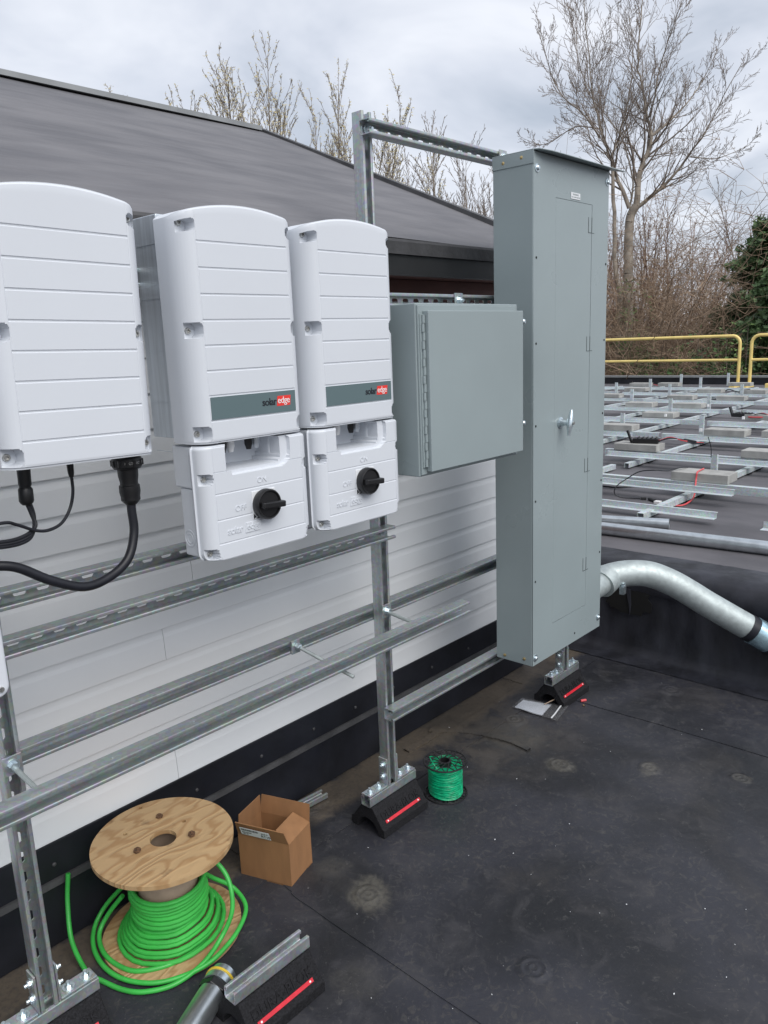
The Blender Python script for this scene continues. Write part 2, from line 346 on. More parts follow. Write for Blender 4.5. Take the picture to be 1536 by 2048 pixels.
# strut channel: L axis dir, O = direction the open side faces; p0 = centre of the web back at start
def strut_mb(p0, length, Ld, Od, D=.0413, slots=True, W=.0413, t=.0026, first=.025):
    mb = MB(); Lv = Vector(Ld).normalized(); Ov = Vector(Od).normalized(); Wv = Lv.cross(Ov); p0 = Vector(p0)
    def P(l, o, w): return p0 + Lv*l + Ov*o + Wv*w
    h = W/2
    for s in (-1, 1):
        sec = [(0, s*(h-.0035)), (.0012, s*(h-.0010)), (.0035, s*h), (D-.0025, s*h), (D-.0006, s*(h-.0008)), (D, s*(h-.003)), (D, s*(h-.0072)), (D-.0009, s*(h-.0093)), (D-.003, s*(h-.0098)), (D-.0085, s*(h-.0098)),
               (D-.0085, s*(h-.0075)), (D-t-.001, s*(h-.0072)), (D-t, s*(h-.0045)), (D-t-.002, s*(h-t)), (t+.002, s*(h-t)), (t, s*(h-t-.002))]
        n = len(sec); vs = [P(0, o, w) for o, w in sec] + [P(length, o, w) for o, w in sec]
        fs = [(k, k+1, n+k+1, n+k) for k in range(n-1)]
        # end caps as strips
        m_ = n-1
        for k in range(n//2-1):
            fs.append((k, k+1, m_-k-1, m_-k)); fs.append((n+k, n+m_-k, n+m_-k-1, n+k+1))
        mb.add(vs, fs)
    wi = h-.0035; period = .0508
    if not slots:
        mb.add([P(0, 0, -wi), P(length, 0, -wi), P(length, 0, wi), P(0, 0, wi), P(0, t, -wi), P(length, t, -wi), P(length, t, wi), P(0, t, wi)],
               [(0, 1, 2, 3), (7, 6, 5, 4), (0, 3, 7, 4), (1, 5, 6, 2)])
    else:
        l = 0.; k = 0; l0 = 0.
        cells = []
        while l < length-1e-6:
            l1 = min(length, first+.0254 + k*period) if True else 0
            if l1 - l > 1e-4: cells.append((l, l1, first + k*period))
            l = l1; k += 1
        a, b = .0143, .0071; c = .0045
        for (x0, x1, xc) in cells:
            if xc-a < x0+.001 or xc+a > x1-.001:
                mb.add([P(x0, 0, -wi), P(x1, 0, -wi), P(x1, 0, wi), P(x0, 0, wi), P(x0, t, -wi), P(x1, t, -wi), P(x1, t, wi), P(x0, t, wi)], [(0, 1, 2, 3), (7, 6, 5, 4)])
                continue
            H = [(xc-a, 0), (xc-a+c*.3, b*.6), (xc-a+c, b), (xc+a-c, b), (xc+a-c*.3, b*.6), (xc+a, 0)]
            HL = [(x, -y) for x, y in H]
            for oo in (0, t):
                up = [(x0, 0), *[(p[0], p[1]) for p in H][:1]]
                top = [(x0, wi), (x1, wi), (x1, 0)] + H[::-1] + [(x0, 0)]
                bot = [(x0, -wi), (x1, -wi), (x1, 0)] + HL[::-1] + [(x0, 0)]
                for pl in (top, bot):
                    mb.add([P(x, oo, y) for x, y in pl], [tuple(range(len(pl)))])
            ring = H + HL[::-1][1:-1]
            n = len(ring); mb.add([P(x, 0, y) for x, y in ring] + [P(x, t, y) for x, y in ring], [(k_, (k_+1) % n, n+(k_+1) % n, n+k_) for k_ in range(n)])
        mb.add([P(0, 0, -wi), P(0, 0, wi), P(0, t, wi), P(0, t, -wi), P(length, 0, -wi), P(length, 0, wi), P(length, t, wi), P(length, t, -wi)], [(0, 1, 2, 3), (4, 5, 6, 7)])
    return mb

def hexbolt(mb, c, axis, r=.0095, h=.008, washer=.014):
    ax = Vector(axis).normalized(); c = Vector(c)
    if washer: mb.lathe([(washer, 0), (washer, .0022)], c, ax, 18)
    mb.lathe([(r, .0022), (r, h*.8), (r*.85, h)], c, ax, 6)
    mb.lathe([(r*.5, h), (r*.5, h+.007)], c, ax, 10)

# ------------------------------------------------------------------ large structure
def quad(mb, a, b, c, d): mb.add([a, b, c, d], [(0, 1, 2, 3)])

WALL_Y = 2.02
def setting():
    # terrain rising into a wooded bank
    mb = MB(); nx, ny = 60, 60; xs = np.linspace(-150, 260, nx); ys = np.linspace(-200, 220, ny); vs = []
    rnd = random.Random(3)
    for y in ys:
        for x in xs:
            d = math.hypot(x, y); t = max(0, min(1, (d-34)/26)); t = t*t*(3-2*t)
            vs.append((x, y, -5 + 5.6*t + rnd.uniform(-.25, .25)*t))
    fs = [(j*nx+i, j*nx+i+1, (j+1)*nx+i+1, (j+1)*nx+i) for j in range(ny-1) for i in range(nx-1)]
    mb.add(vs, fs); structure(obj('ground', mb, 'earth', smooth=True))
    # lower roof we stand on
    mb = MB(); mb.box((-4, -6, -5), (3.6, WALL_Y, 0)); lower = structure(obj('lower_roof', mb, 'epdm'))
    # upper roof deck behind the step
    mb = MB()
    poly = [(3.6, -5), (3.6, .0), (3.612, .33), (3.63, .42), (3.665, .452), (3.71, .46), (17.0, .46), (17.0, -5)]
    y0, y1 = -8, 14
    mb.prism([(x, y0, z) for x, z in poly], (0, y1-y0, 0)); structure(obj('upper_roof', mb, 'epdmdeck', smooth=False))
    # membrane flashing draped over the step
    rnd = random.Random(8); mb = MB(); ny = 220; secs = []
    for j in range(ny+1):
        y = -1.5 + 3.9*j/ny; w = .006*math.sin(y*23)+.004*math.sin(y*61+1)
        prof = [(3.45, .004), (3.52, .006), (3.565+w*.3, .016), (3.588, .05), (3.590+w*.5, .18+w), (3.594+w, .30), (3.585, .332), (3.578, .345), (3.582, .40), (3.60+w*.4, .445), (3.66, .470), (3.75, .4665), (3.86, .4655)]
        secs.append([(x, y, z+rnd.uniform(-.0012, .0012)) for x, z in prof])
    n = len(secs[0]); mb.add([p for s in secs for p in s], [(j*n+k, j*n+k+1, (j+1)*n+k+1, (j+1)*n+k) for j in range(ny) for k in range(n-1)])
    fl = obj('step_flashing', mb, 'epdmstep', smooth=True, angle=50); fl['kind'] = 'structure'
    # ragged dark hole cut in the flashing
    mb = MB(); pts = []
    for k in range(26):
        a = 2*math.pi*k/26; rr = 1+rnd.uniform(-.12, .12); ca, sa = math.cos(a), math.sin(a)
        sg = lambda v: math.copysign(abs(v)**.55, v)
        pts.append((3.5825, 1.646+.115*rr*sg(ca), .290+.066*rr*sg(sa)))
    mb.prism(pts, (-.004, 0, 0)); o = obj('flashing_hole', mb, 'black', fl)
    mb = MB(); mb.prism([(3.577, 1.66, .35), (3.577, 1.635, .35), (3.577, 1.628, .27), (3.577, 1.634, .215), (3.577, 1.640, .27)], (-.004, 0, 0)); obj('torn_membrane_flap', mb, 'epdmstep', fl)
    # far parapet with pale metal edge
    mb = MB(); mb.box((17.0, -8, -5), (17.3, 14, .60)); o = structure(obj('roof_parapet', mb, 'epdmblk'))
    mb = MB(); mb.box((16.97, -8, .602), (17.33, 14, .632)); obj('edge_metal', mb, 'edgemetal', o)
    # seams: lapped strips on the lower roof
    def lap(name, pts, w, h=.0035):
        mb = MB(); P = smoothpts([(x, y, 0) for x, y in pts], 12); vs = []; n = len(P)
        for i, p in enumerate(P):
            t = (P[min(i+1, n-1)]-P[max(i-1, 0)]).normalized(); nn = Vector((-t.y, t.x, 0)); j = rnd.uniform(-.0015, .0015)
            vs += [p+nn*(w/2+j), p+nn*(w/2+j)+Vector((0, 0, h)), p-nn*(w/2-j)+Vector((0, 0, h*.8)), p-nn*(w/2-j)]
        mb.add(vs, [(i*4+k, i*4+k+1, i*4+4+k+1, i*4+4+k) for i in range(n-1) for k in range(3)]); o = obj(name, mb, 'epdm', lower); return o
    lap('membrane_seam', [(3.02, 1.98), (3.02, 1.5), (3.035, .8), (3.03, -2)], .15)
    lap('membrane_seam', [(1.345, 1.98), (1.34, 1.65), (1.325, 1.23), (1.33, -2)], .10)
    lap('membrane_seam', [(-2, 1.80), (1.6, 1.803), (2.4, 1.798), (3.42, 1.80)], .14, .0045)
    lap('membrane_wrinkle', [(2.316, 1.93), (2.36, 1.86), (2.40, 1.80), (2.43, 1.72), (2.45, 1.62), (2.44, 1.52)], .022, .009)
    lap('membrane_wrinkle', [(2.13, 1.90), (2.25, 1.89), (2.34, 1.90)], .03, .008)
    for (x, y, r) in ((1.426, 1.449, .034), (2.423, 1.37, .034), (2.61, 1.094, .034), (2.623, 1.704, .04), (3.30, 1.30, .04), (1.60, 1.86, .03), (1.50, .92, .034), (.98, .95, .034), (2.744, .811, .03)):
        mb = MB(); mb.lathe([(r*1.5, 0), (r*1.2, .0012), (r*1.04, .0042), (r*.9, .0050), (r*.82, .0032), (r*.5, .0034), (r*.40, .0052), (r*.3, .0052), (r*.2, .0036), (.0005, .0036)], (x, y, .0), (0, 0, 1), 28, caps=False)
        obj('fastener_plate', mb, 'epdm', lower, smooth=True, angle=60)
    return lower
LOWER = setting()

def building():
    b = thing('clapboard_building', 'small building with white horizontal siding and faded grey sloping membrane roof', 'building', (0, WALL_Y, 0))
    W0 = Matrix.Translation((0, -WALL_Y, 0))
    def P(name, mb, m, **kw):
        mb.v = [(x, y-WALL_Y, z) for x, y, z in mb.v]; return obj(name, mb, m, b, **kw)
    X0, X1 = -3.0, 3.13
    mb = MB(); mb.box((X0, WALL_Y+.002, -.01), (X1, 5.6, 1.90)); P('wall_core', mb, 'brown')
    k = 0
    for i in range(15):
        z0 = .30+.1*i; z1 = z0+.1
        if z1 > 1.81: z1 = 1.80
        for (xa, xb) in (((X0, 1.163), (1.1645, X1)) if i % 2 == 0 and i in (4,) else ((X0, .2), (.2015, X1)) if i % 2 else ((X0, 1.163+.9*(i % 3 > 0)+.02*i), (1.1645+.9*(i % 3 > 0)+.02*i, X1))):
            mb = MB()
            # dutch-lap board: butt proud, hollow toward its top
            sec = [(WALL_Y-.0005, z0+.001), (WALL_Y-.0185, z0+.0015), (WALL_Y-.0190, z0+.004), (WALL_Y-.0160, z0+.072), (WALL_Y-.0138, z0+.084), (WALL_Y-.0122, z0+.1), (WALL_Y-.0005, z0+.1)]
            mb.prism([(xa, y, z) for y, z in sec], (xb-xa, 0, 0)); P('siding_board', mb, 'siding')
    mb = MB(); mb.box((X0, WALL_Y-.02, 1.765), (X1+.01, WALL_Y+.001, 1.846)); P('frieze_board', mb, 'brown')
    # base flashing: upper band and lower band with a strip
    mb = MB(); mb.prism([(X0, y, z) for y, z in ((WALL_Y-.001, .302), (WALL_Y-.024, .300), (WALL_Y-.026, .196), (WALL_Y-.001, .190))], (X1-X0, 0, 0)); P('base_flashing', mb, 'epdmblk')
    mb = MB(); mb.prism([(X0, y, z) for y, z in ((WALL_Y-.001, .196), (WALL_Y-.033, .194), (WALL_Y-.036, .176), (WALL_Y-.001, .174))], (X1-X0, 0, 0)); P('flashing_strip', mb, 'epdmedge')
    mb = MB(); mb.prism([(X0, y, z) for y, z in ((WALL_Y-.001, .1755), (WALL_Y-.030, .174), (WALL_Y-.036, .004), (WALL_Y-.001, .001))], (X1-X0, 0, 0)); P('base_membrane', mb, 'epdmblk')
    for i in range(14):
        mb = MB(); mb.lathe([(.006, 0), (.006, .003), (.003, .005)], (.75+.24*i+.02*math.sin(i*5), WALL_Y-.025, .238), (0, -1, 0), 10); P('flashing_screw', mb, 'epdmedge', smooth=True)
    # roof: gable, eave y 1.80 z 1.955, ridge y 3.83 z 2.858
    eY, eZ, rY, rZ, rx = 1.80, 1.957, 3.832, 2.858, 3.2
    mb = MB(); n = 40; m = 90; sl = (rZ-eZ)/(rY-eY); rnd = random.Random(5); vs = []
    for j in range(n+1):
        for i in range(m+1):
            y = eY+(rY-eY)*j/n; x = -3.2+(rx+3.2)*i/m
            vs.append((x, y, eZ+sl*(y-eY)+.003*math.sin(x*3+y*1.2)+.002*math.sin(x*1.1-y*6)))
    mb.add(vs, [(j*(m+1)+i, j*(m+1)+i+1, (j+1)*(m+1)+i+1, (j+1)*(m+1)+i) for j in range(n) for i in range(m)])
    P('roof', mb, 'epdmroof', smooth=True)
    mb = MB(); mb.prism([(rx-.003, eY+.01, eZ-.01), (rx-.003, rY, rZ-.01), (rx-.003, rY+2.03, eZ-.01)], (-6.39, 0, 0)); P('roof_body', mb, 'epdmblk')
    mb = MB(); mb.prism([(-3.2, rY+.005, rZ+.001), (-3.2, rY+2.03, eZ), (rx, rY+2.03, eZ), (rx, rY+.005, rZ+.001)], (0, 0, -.008)); P('roof_slope', mb, 'epdmroof')
    # rake edge trim (dark) and ridge cap (pale)
    mb = MB(); mb.prism([(rx-.012, eY-.01, eZ-.07), (rx-.012, eY-.01, eZ+.02), (rx-.012, rY+.02, rZ+.026), (rx-.012, rY+.02, rZ-.06)], (.05, 0, 0)); P('rake_trim', mb, 'epdmedge')
    mb = MB(); mb.prism([(-3.2, rY-.045, rZ-.008), (-3.2, rY-.04, rZ+.018), (-3.2, rY+.03, rZ+.03), (-3.2, rY+.06, rZ+.0)], (3.2+rx-.02, 0, 0)); P('ridge_cap', mb, 'edgemetal')
    # eave: membrane edge, dark fascia with drip, soffit
    mb = MB(); mb.prism([(-3.2, y, z) for y, z in ((eY+.012, eZ-.003), (eY-.008, eZ-.003), (eY-.012, eZ-.012), (eY-.010, 1.905), (eY+.012, 1.905))], (6.4+.02, 0, 0)); P('eave_membrane', mb, 'epdmedge')
    mb = MB(); mb.box((-3.2, eY, 1.846), (3.2, eY+.02, 1.904)); P('fascia', mb, 'darkfascia')
    mb = MB(); mb.box((-3.2, eY-.006, 1.838), (3.2, eY+.022, 1.8455)); P('drip_edge', mb, 'darkfascia')
    mb = MB(); mb.box((-3.2, eY+.0225, 1.848), (3.2, WALL_Y-.001, 1.853)); P('soffit', mb, 'brown')
    return b
building()

# ------------------------------------------------------------------ strut rack
PX = [.563, 1.769, 2.95]; PFY, PBY = 1.643, 1.684
def rack():
    r = thing('strut_rack', 'galvanized strut rack with three posts and long horizontal rails before the siding', 'rack', (PX[1], PFY, .14))
    base = Vector((PX[1], PFY, .14))
    def P(name, mb, m, par=None, **kw):
        mb.v = [tuple(Vector(p)-base) for p in mb.v]; return obj(name, mb, m, par or r, **kw)
    tops = [1.9, 2.265, 2.20]
    for x, tz in zip(PX, tops):
        po = P('post', strut_mb((x, PBY, .131), tz-.131, (0, 0, 1), (0, -1, 0)), 'galv_z')
        for s in (-1, 1):                       # base angle brackets each side
            mb = MB(); xi = x+s*.0222
            mb.box((min(xi, xi+s*.0055), PFY+.001, .1315), (max(xi, xi+s*.0055), PBY-.001, .232))
            mb.box((min(xi+s*.0056, xi+s*.095), PFY+.0005, .1315), (max(xi+s*.0056, xi+s*.095), PBY-.0005, .137))
            br = obj('base_bracket', MBshift(mb, base), 'galv', po, bevel=.0015)
            for zz in (.165, .207):
                mb = MB(); hexbolt(mb, (xi+s*.0056, (PFY+PBY)/2, zz), (s, 0, 0), .009, .008, .013); obj('bolt', MBshift(mb, base), 'zinc', po)
            for xx in (.032, .075):
                mb = MB(); hexbolt(mb, (xi+s*xx, (PFY+PBY)/2, .1372), (0, 0, 1), .0088, .009, .0145); obj('bolt', MBshift(mb, base), 'zinc', po)
    W = .0413
    def rail(x0, x1, ztop, yback, D=.0413, slots=True, name='rail', m='galv_x', first=.03):
        return P(name, strut_mb((x0, yback, ztop-W/2), x1-x0, (1, 0, 0), (0, -1, 0), D, slots, first=first), m)
    F = PFY-.0005
    rail(-.4, 1.782, 1.153, F, first=.012)
    rail(-.4, 1.782, 1.049, F, first=.035)
    rail(-.4, 1.74, 1.80, F)
    rail(.58, 3.03, .765, PBY+.0418, slots=False)
    rail(1.735, 3.03, .428, F, first=.035)
    rail(1.735, 3.03, 2.236, F, first=.02)
    rail(1.79, 3.03, 1.762, F, first=.02)
    fr = rail(-.4, 2.02, .752, 1.531, slots=False, name='front_rail')
    # threaded rods from posts out to the front rail, with square washers and nuts
    for (x, ya, za, xb, yb, zb) in ((PX[0]-.002, 1.69, .762, PX[0]+.002, 1.50, .738), (PX[1]-.004, 1.69, .764, PX[1]-.004, 1.50, .742)):
        mb = MB(); mb.tube([(x, ya, za), (xb, yb, zb)], .0058, 10); P('threaded_rod', mb, 'conduit', smooth=True)
        mb = MB(); mb.box((x-.021, PFY-.0065, za-.024), (x+.021, PFY-.0015, za+.020)); P('square_washer', mb, 'galv', bevel=.001)
        mb = MB(); mb.lathe([(.015, .0), (.015, .002)], (x, PFY-.0066, za-.003), (0, -1, 0), 18); mb.lathe([(.0105, .002), (.0105, .011), (.009, .013)], (x, PFY-.0066, za-.003), (0, -1, 0), 6); P('hex_nut', mb, 'zinc')
    x = 1.405
    mb = MB(); mb.tube([(x, 1.70, .752), (x+.06, 1.50, .675)], .0055, 10); P('threaded_rod', mb, 'conduit', smooth=True)
    mb = MB(); mb.box((x-.016, 1.677, .724), (x+.016, 1.6825, .766)); P('square_washer', mb, 'galv', bevel=.001)
    mb = MB(); mb.lathe([(.0105, 0), (.0105, .012), (.008, .014)], (x+.004, 1.677, .747), (0, -1, -.3), 6); P('hex_nut', mb, 'zinc')
    # corner nuts and clips on the top and middle rails
    mb = MB(); hexbolt(mb, (PX[1]-.003, 1.637, 2.214), (0, -1, 0), .010, .012, .017); P('hex_nut', mb, 'zinc')
    for (x, z) in ((2.395, 2.216), (2.13, 1.742)):
        mb = MB(); mb.box((x-.021, 1.5955, z-.024), (x+.021, 1.6008, z+.024)); P('square_washer', mb, 'galv', bevel=.001)
        mb = MB(); hexbolt(mb, (x, 1.5955, z), (0, -1, 0), .010, .012, .015); P('hex_nut', mb, 'zinc')
    for z in (1.029, 1.133):
        mb = MB(); hexbolt(mb, (PX[1]-.008, 1.637, z), (0, -1, 0), .009, .006, .014); P('hex_nut', mb, 'zinc')
    for x in (.72, .93, 1.22, 1.52, 1.86):
        mb = MB(); mb.lathe([(.0022, 0), (.0022, .001), (.001, .0016)], (x, 1.505, .7525), (0, 0, 1), 8); P('rivet', mb, 'zinc')
    for z in (.41,):
        mb = MB(); mb.box((2.62, 1.5955, .38), (2.665, 1.6005, .43)); P('square_washer', mb, 'galv', bevel=.001)
    return r
def MBshift(mb, base):
    mb.v = [tuple(Vector(p)-Vector(base)) for p in mb.v]; return mb
rack()

# rubber support blocks
def rubber_block(cx, cy, label, channel_open=False, group='rubber support blocks', redm='red'):
    t = thing('rubber_support_block', label, 'support block', (cx, cy, 0), group)
    L = .229; hw = .076
    mb = MB()
    prof = [(-hw, .0), (-hw, .030), (-.066, .036), (-.025, .0945), (.025, .0945), (.066, .036), (hw, .030), (hw, 0)]
    arch = [(.048, 0), (.043, .020), (.028, .040), (.010, .048), (-.010, .048), (-.028, .040), (-.043, .020), (-.048, 0)]
    mb.prism([(-L/2, y, z) for y, z in prof+arch], (L, 0, 0)); obj('body', mb, 'rubber', t, bevel=.0018)
    # letters embossed on the sloping face that looks at -Y
    ang = math.atan2(.0945-.036, .066-.025)
    for s in (-1,):
        mid = Vector((0, -.0505, .0605))
        m = Matrix.Translation(mid) @ Matrix.Rotation(ang, 4, 'X')
        text_on('embossed_lettering', 'DURA-BLOK', .034, 'rubber', t, m @ Matrix.Translation((0, .002, 0)), extrude=.0016, space=1.05, sx=.98)
        mb = MB(); mb.box((-.088, -.0045, .0003), (.088, .0055, .0022)); me = obj('reflective_strip', mb, redm, t)
        me.matrix_local = Matrix.Translation(Vector((0, -.0605, .0445))) @ Matrix.Rotation(ang, 4, 'X')
        for sx in (-.078, .078):
            mb = MB(); mb.lathe([(.0028, 0), (.0024, .001)], (sx, .0005, .0023), (0, 0, 1), 10); o = obj('rivet', mb, 'whitep', me)
    obj('channel', strut_mb((-.119, 0, .0955), .238, (1, 0, 0), (0, 0, 1), .034 if not channel_open else .034, slots=False), 'galv', t)
    return t
rubber_block(PX[0], 1.663, 'black rubber block under the leftmost post, cropped by the lower left corner')
rubber_block(PX[1], 1.663, 'black rubber block with red strip under the middle post beside the small green wire spool')
rubber_block(PX[2], 1.663, 'black rubber block under the tall grey panel next to the plastic bag')
rubber_block(.986, 1.365, 'loose black rubber block with empty open channel, at the bottom edge near the reel')

# ------------------------------------------------------------------ inverters
YF = 1.415
def lin(a, b, n): return [a+(b-a)*i/n for i in range(n)]
def cover_mesh(hwf, zb, ztf, yb, rx, ry, disp, xs_extra=(), zs_extra=(), nx=10, xz=None):
    """height-field front cover: flat face, rounded shoulders of radius rx/ry, returns MB around x=0, y=0 front"""
    HW = hwf(1.7)
    xs = set([0.0]); 
    f = HW-rx
    for i in range(nx+1): xs.add(round(f*i/nx, 5))
    for i in range(1, 11): xs.add(round(f+rx*math.sin(i/10*math.pi/2), 5))
    for e in xs_extra: xs.add(round(abs(e), 5))
    xs = sorted(xs); allx = [-x for x in xs[::-1] if x > 0] + xs
    zs = sorted(set(round(z, 5) for z in zs_extra))
    cols = []
    # side columns first
    side = [yb, yb-.02, ry+.012] if yb > ry+.035 else [yb]
    def yprof(x):
        a = abs(x)
        if a <= f: return 0.
        t = min(1., (a-f)/rx); return ry*(1-math.sqrt(max(0., 1-t*t)))
    n_side = len(side); mb = MB(); grid = []
    for zi in zs:
        row = []
        hw = hwf(zi); sc = hw/HW
        for y in side: row.append((-hw, y))
        for x in allx: row.append((x*sc, max(yprof(x), disp(x, zi, yprof(x)))))
        for y in side[::-1]: row.append((hw, y))
        grid.append((zi, row))
    nc = len(grid[0][1]); vs = []
    zt_prev = zs[-1]
    for zi, row in grid:
        for (x, y) in row:
            frac = (zi-zb)/(zs[-1]-zb)
            z = zi if ztf is None else zb + (zi-zb)*1.0 if frac < .86 else None
            if z is None:
                z75 = zb+.86*(zs[-1]-zb); top = ztf(x); z = z75+(zi-z75)/(zs[-1]-z75)*(top-z75)
            vs.append((x, y, z))
    nr = len(grid)
    fs = [(j*nc+i, j*nc+i+1, (j+1)*nc+i+1, (j+1)*nc+i) for j in range(nr-1) for i in range(nc-1)]
    mb.add(vs, fs)
    # top and bottom caps back to yb
    for j in (0, nr-1):
        row = vs[j*nc:(j+1)*nc]; b = [(x, yb, z) for x, y, z in row]
        mb.add(row+b, [(i, i+1, nc+i+1, nc+i) for i in range(nc-1)])
    return mb

LINES = [1.838-.0532*k for k in range(8)]
GX = .1215
def groove(x, z, zl, w=.0016, d=.0016): return d if abs(z-zl) < w and abs(x) <= GX else 0
POCK = [1.877, 1.658, 1.438]
def make_inverter(cx, label, band=True, pockets=True, switch=True, name='solar_inverter'):
    t = thing(name, label, 'solar inverter', (cx, YF, 1.42), 'white solar inverters')
    hw = .1575; zb = 1.4196
    def ztf(x): return 1.9175-.0235*(min(1, abs(x)/hw))**2 - (.006*max(0, (abs(x)-.14)/.0175)**2)
    zz = set([zb, zb+.0012, zb+.004, 1.9175, 1.9160, 1.9125, 1.905, 1.895])
    for l in LINES:
        for d in (-.0028, -.0014, .0014, .0028): zz.add(l+d)
    for p in POCK:
        for k in range(-9, 10): zz.add(p+k*.0024)
    zz = sorted(zz)
    # map: below 75% of height z equals zi, above it stretches to the arch, lines need care -> use lines as given (arch stretch is zero at x=0)
    xe = [GX-.0014, GX, GX+.0002, GX+.0016]+[.1255+.0022*k for k in range(13)]
    def disp(x, z, y0):
        d = 0.
        top = z > 1.915 or z < zb+.001
        if top: return y0+.0035
        if z > 1.9120 or z < zb+.0025: d = .0008
        if any(abs(z-l) < .0016 for l in LINES) and abs(x) <= GX and not (band and False): d = max(d, .0018)
        if abs(abs(x)-GX) < .0003: d = max(d, .0010)
        y = y0+d
        if pockets:
            for p in POCK:
                dz = abs(z-p); ax = abs(x)
                if dz <= .0155 and ax < .1505:
                    xr = .132+.0*dz
                    if ax >= xr-(.010*math.sqrt(max(0, 1-(dz/.0158)**2))):
                        y = max(y, .034)
        return y
    cm = cover_mesh(lambda z: hw, zb, ztf, .098, .0395, .060, disp, xe, zz, nx=8)
    cm.v = [(x, y, z-1.42) for x, y, z in cm.v]
    cv = obj('front_cover', cm, 'white', t, smooth=True, angle=28)
    # cast aluminium heat sink behind
    mb = MB(); mb.box((-.150, .0985, .006), (.150, .1925, .482)); hs = obj('heat_sink', mb, 'alu', t, bevel=.002)
    for k in range(5):
        zz_ = .44-.0 - k*.112
        mb = MB(); mb.box((-.1512, .100, zz_-.018), (-.1502, .185, zz_-.0165)); obj('cooling_fin', mb, 'alu', hs)
    if pockets:
        for p in POCK:
            for s in (-1, 1):
                mb = MB(); c = (s*.1405, .0338, p-1.42)
                mb.lathe([(.0072, 0), (.0072, .003), (.0062, .0046), (.0034, .0046), (.0030, .0012), (.0003, .0012)], c, (0, -1, 0), 16, caps=False); obj('screw', mb, 'screw', cv, smooth=True)
    if band:
        mb = MB(); z0, z1 = LINES[7]+.0022-1.42, LINES[6]-.0022-1.42
        mb.box((-GX+.001, -.0006, z0), (GX-.001, .0004, z1)); bd = obj('label_band', mb, 'band', t)
        zc = (z0+z1)/2+.002
        text_on('lettering', 'solar', .0235, 'inkb', bd, front_mtx(.041, -.0010, zc-.0005), .0003, .0004, .92)
        mb = MB(); mb.prism([(.0625, -.0009, zc-.0115), (.103, -.0009, zc-.0115), (.106, -.0009, zc+.0115), (.0655, -.0009, zc+.0115)], (0, .0004, 0)); obj('logo_panel', mb, 'redprint', bd)
        text_on('lettering', 'edge', .0215, 'whitep', bd, front_mtx(.084, -.0013, zc+.001), .0002, .0000, .90)
    if switch: make_switch(t)
    return t

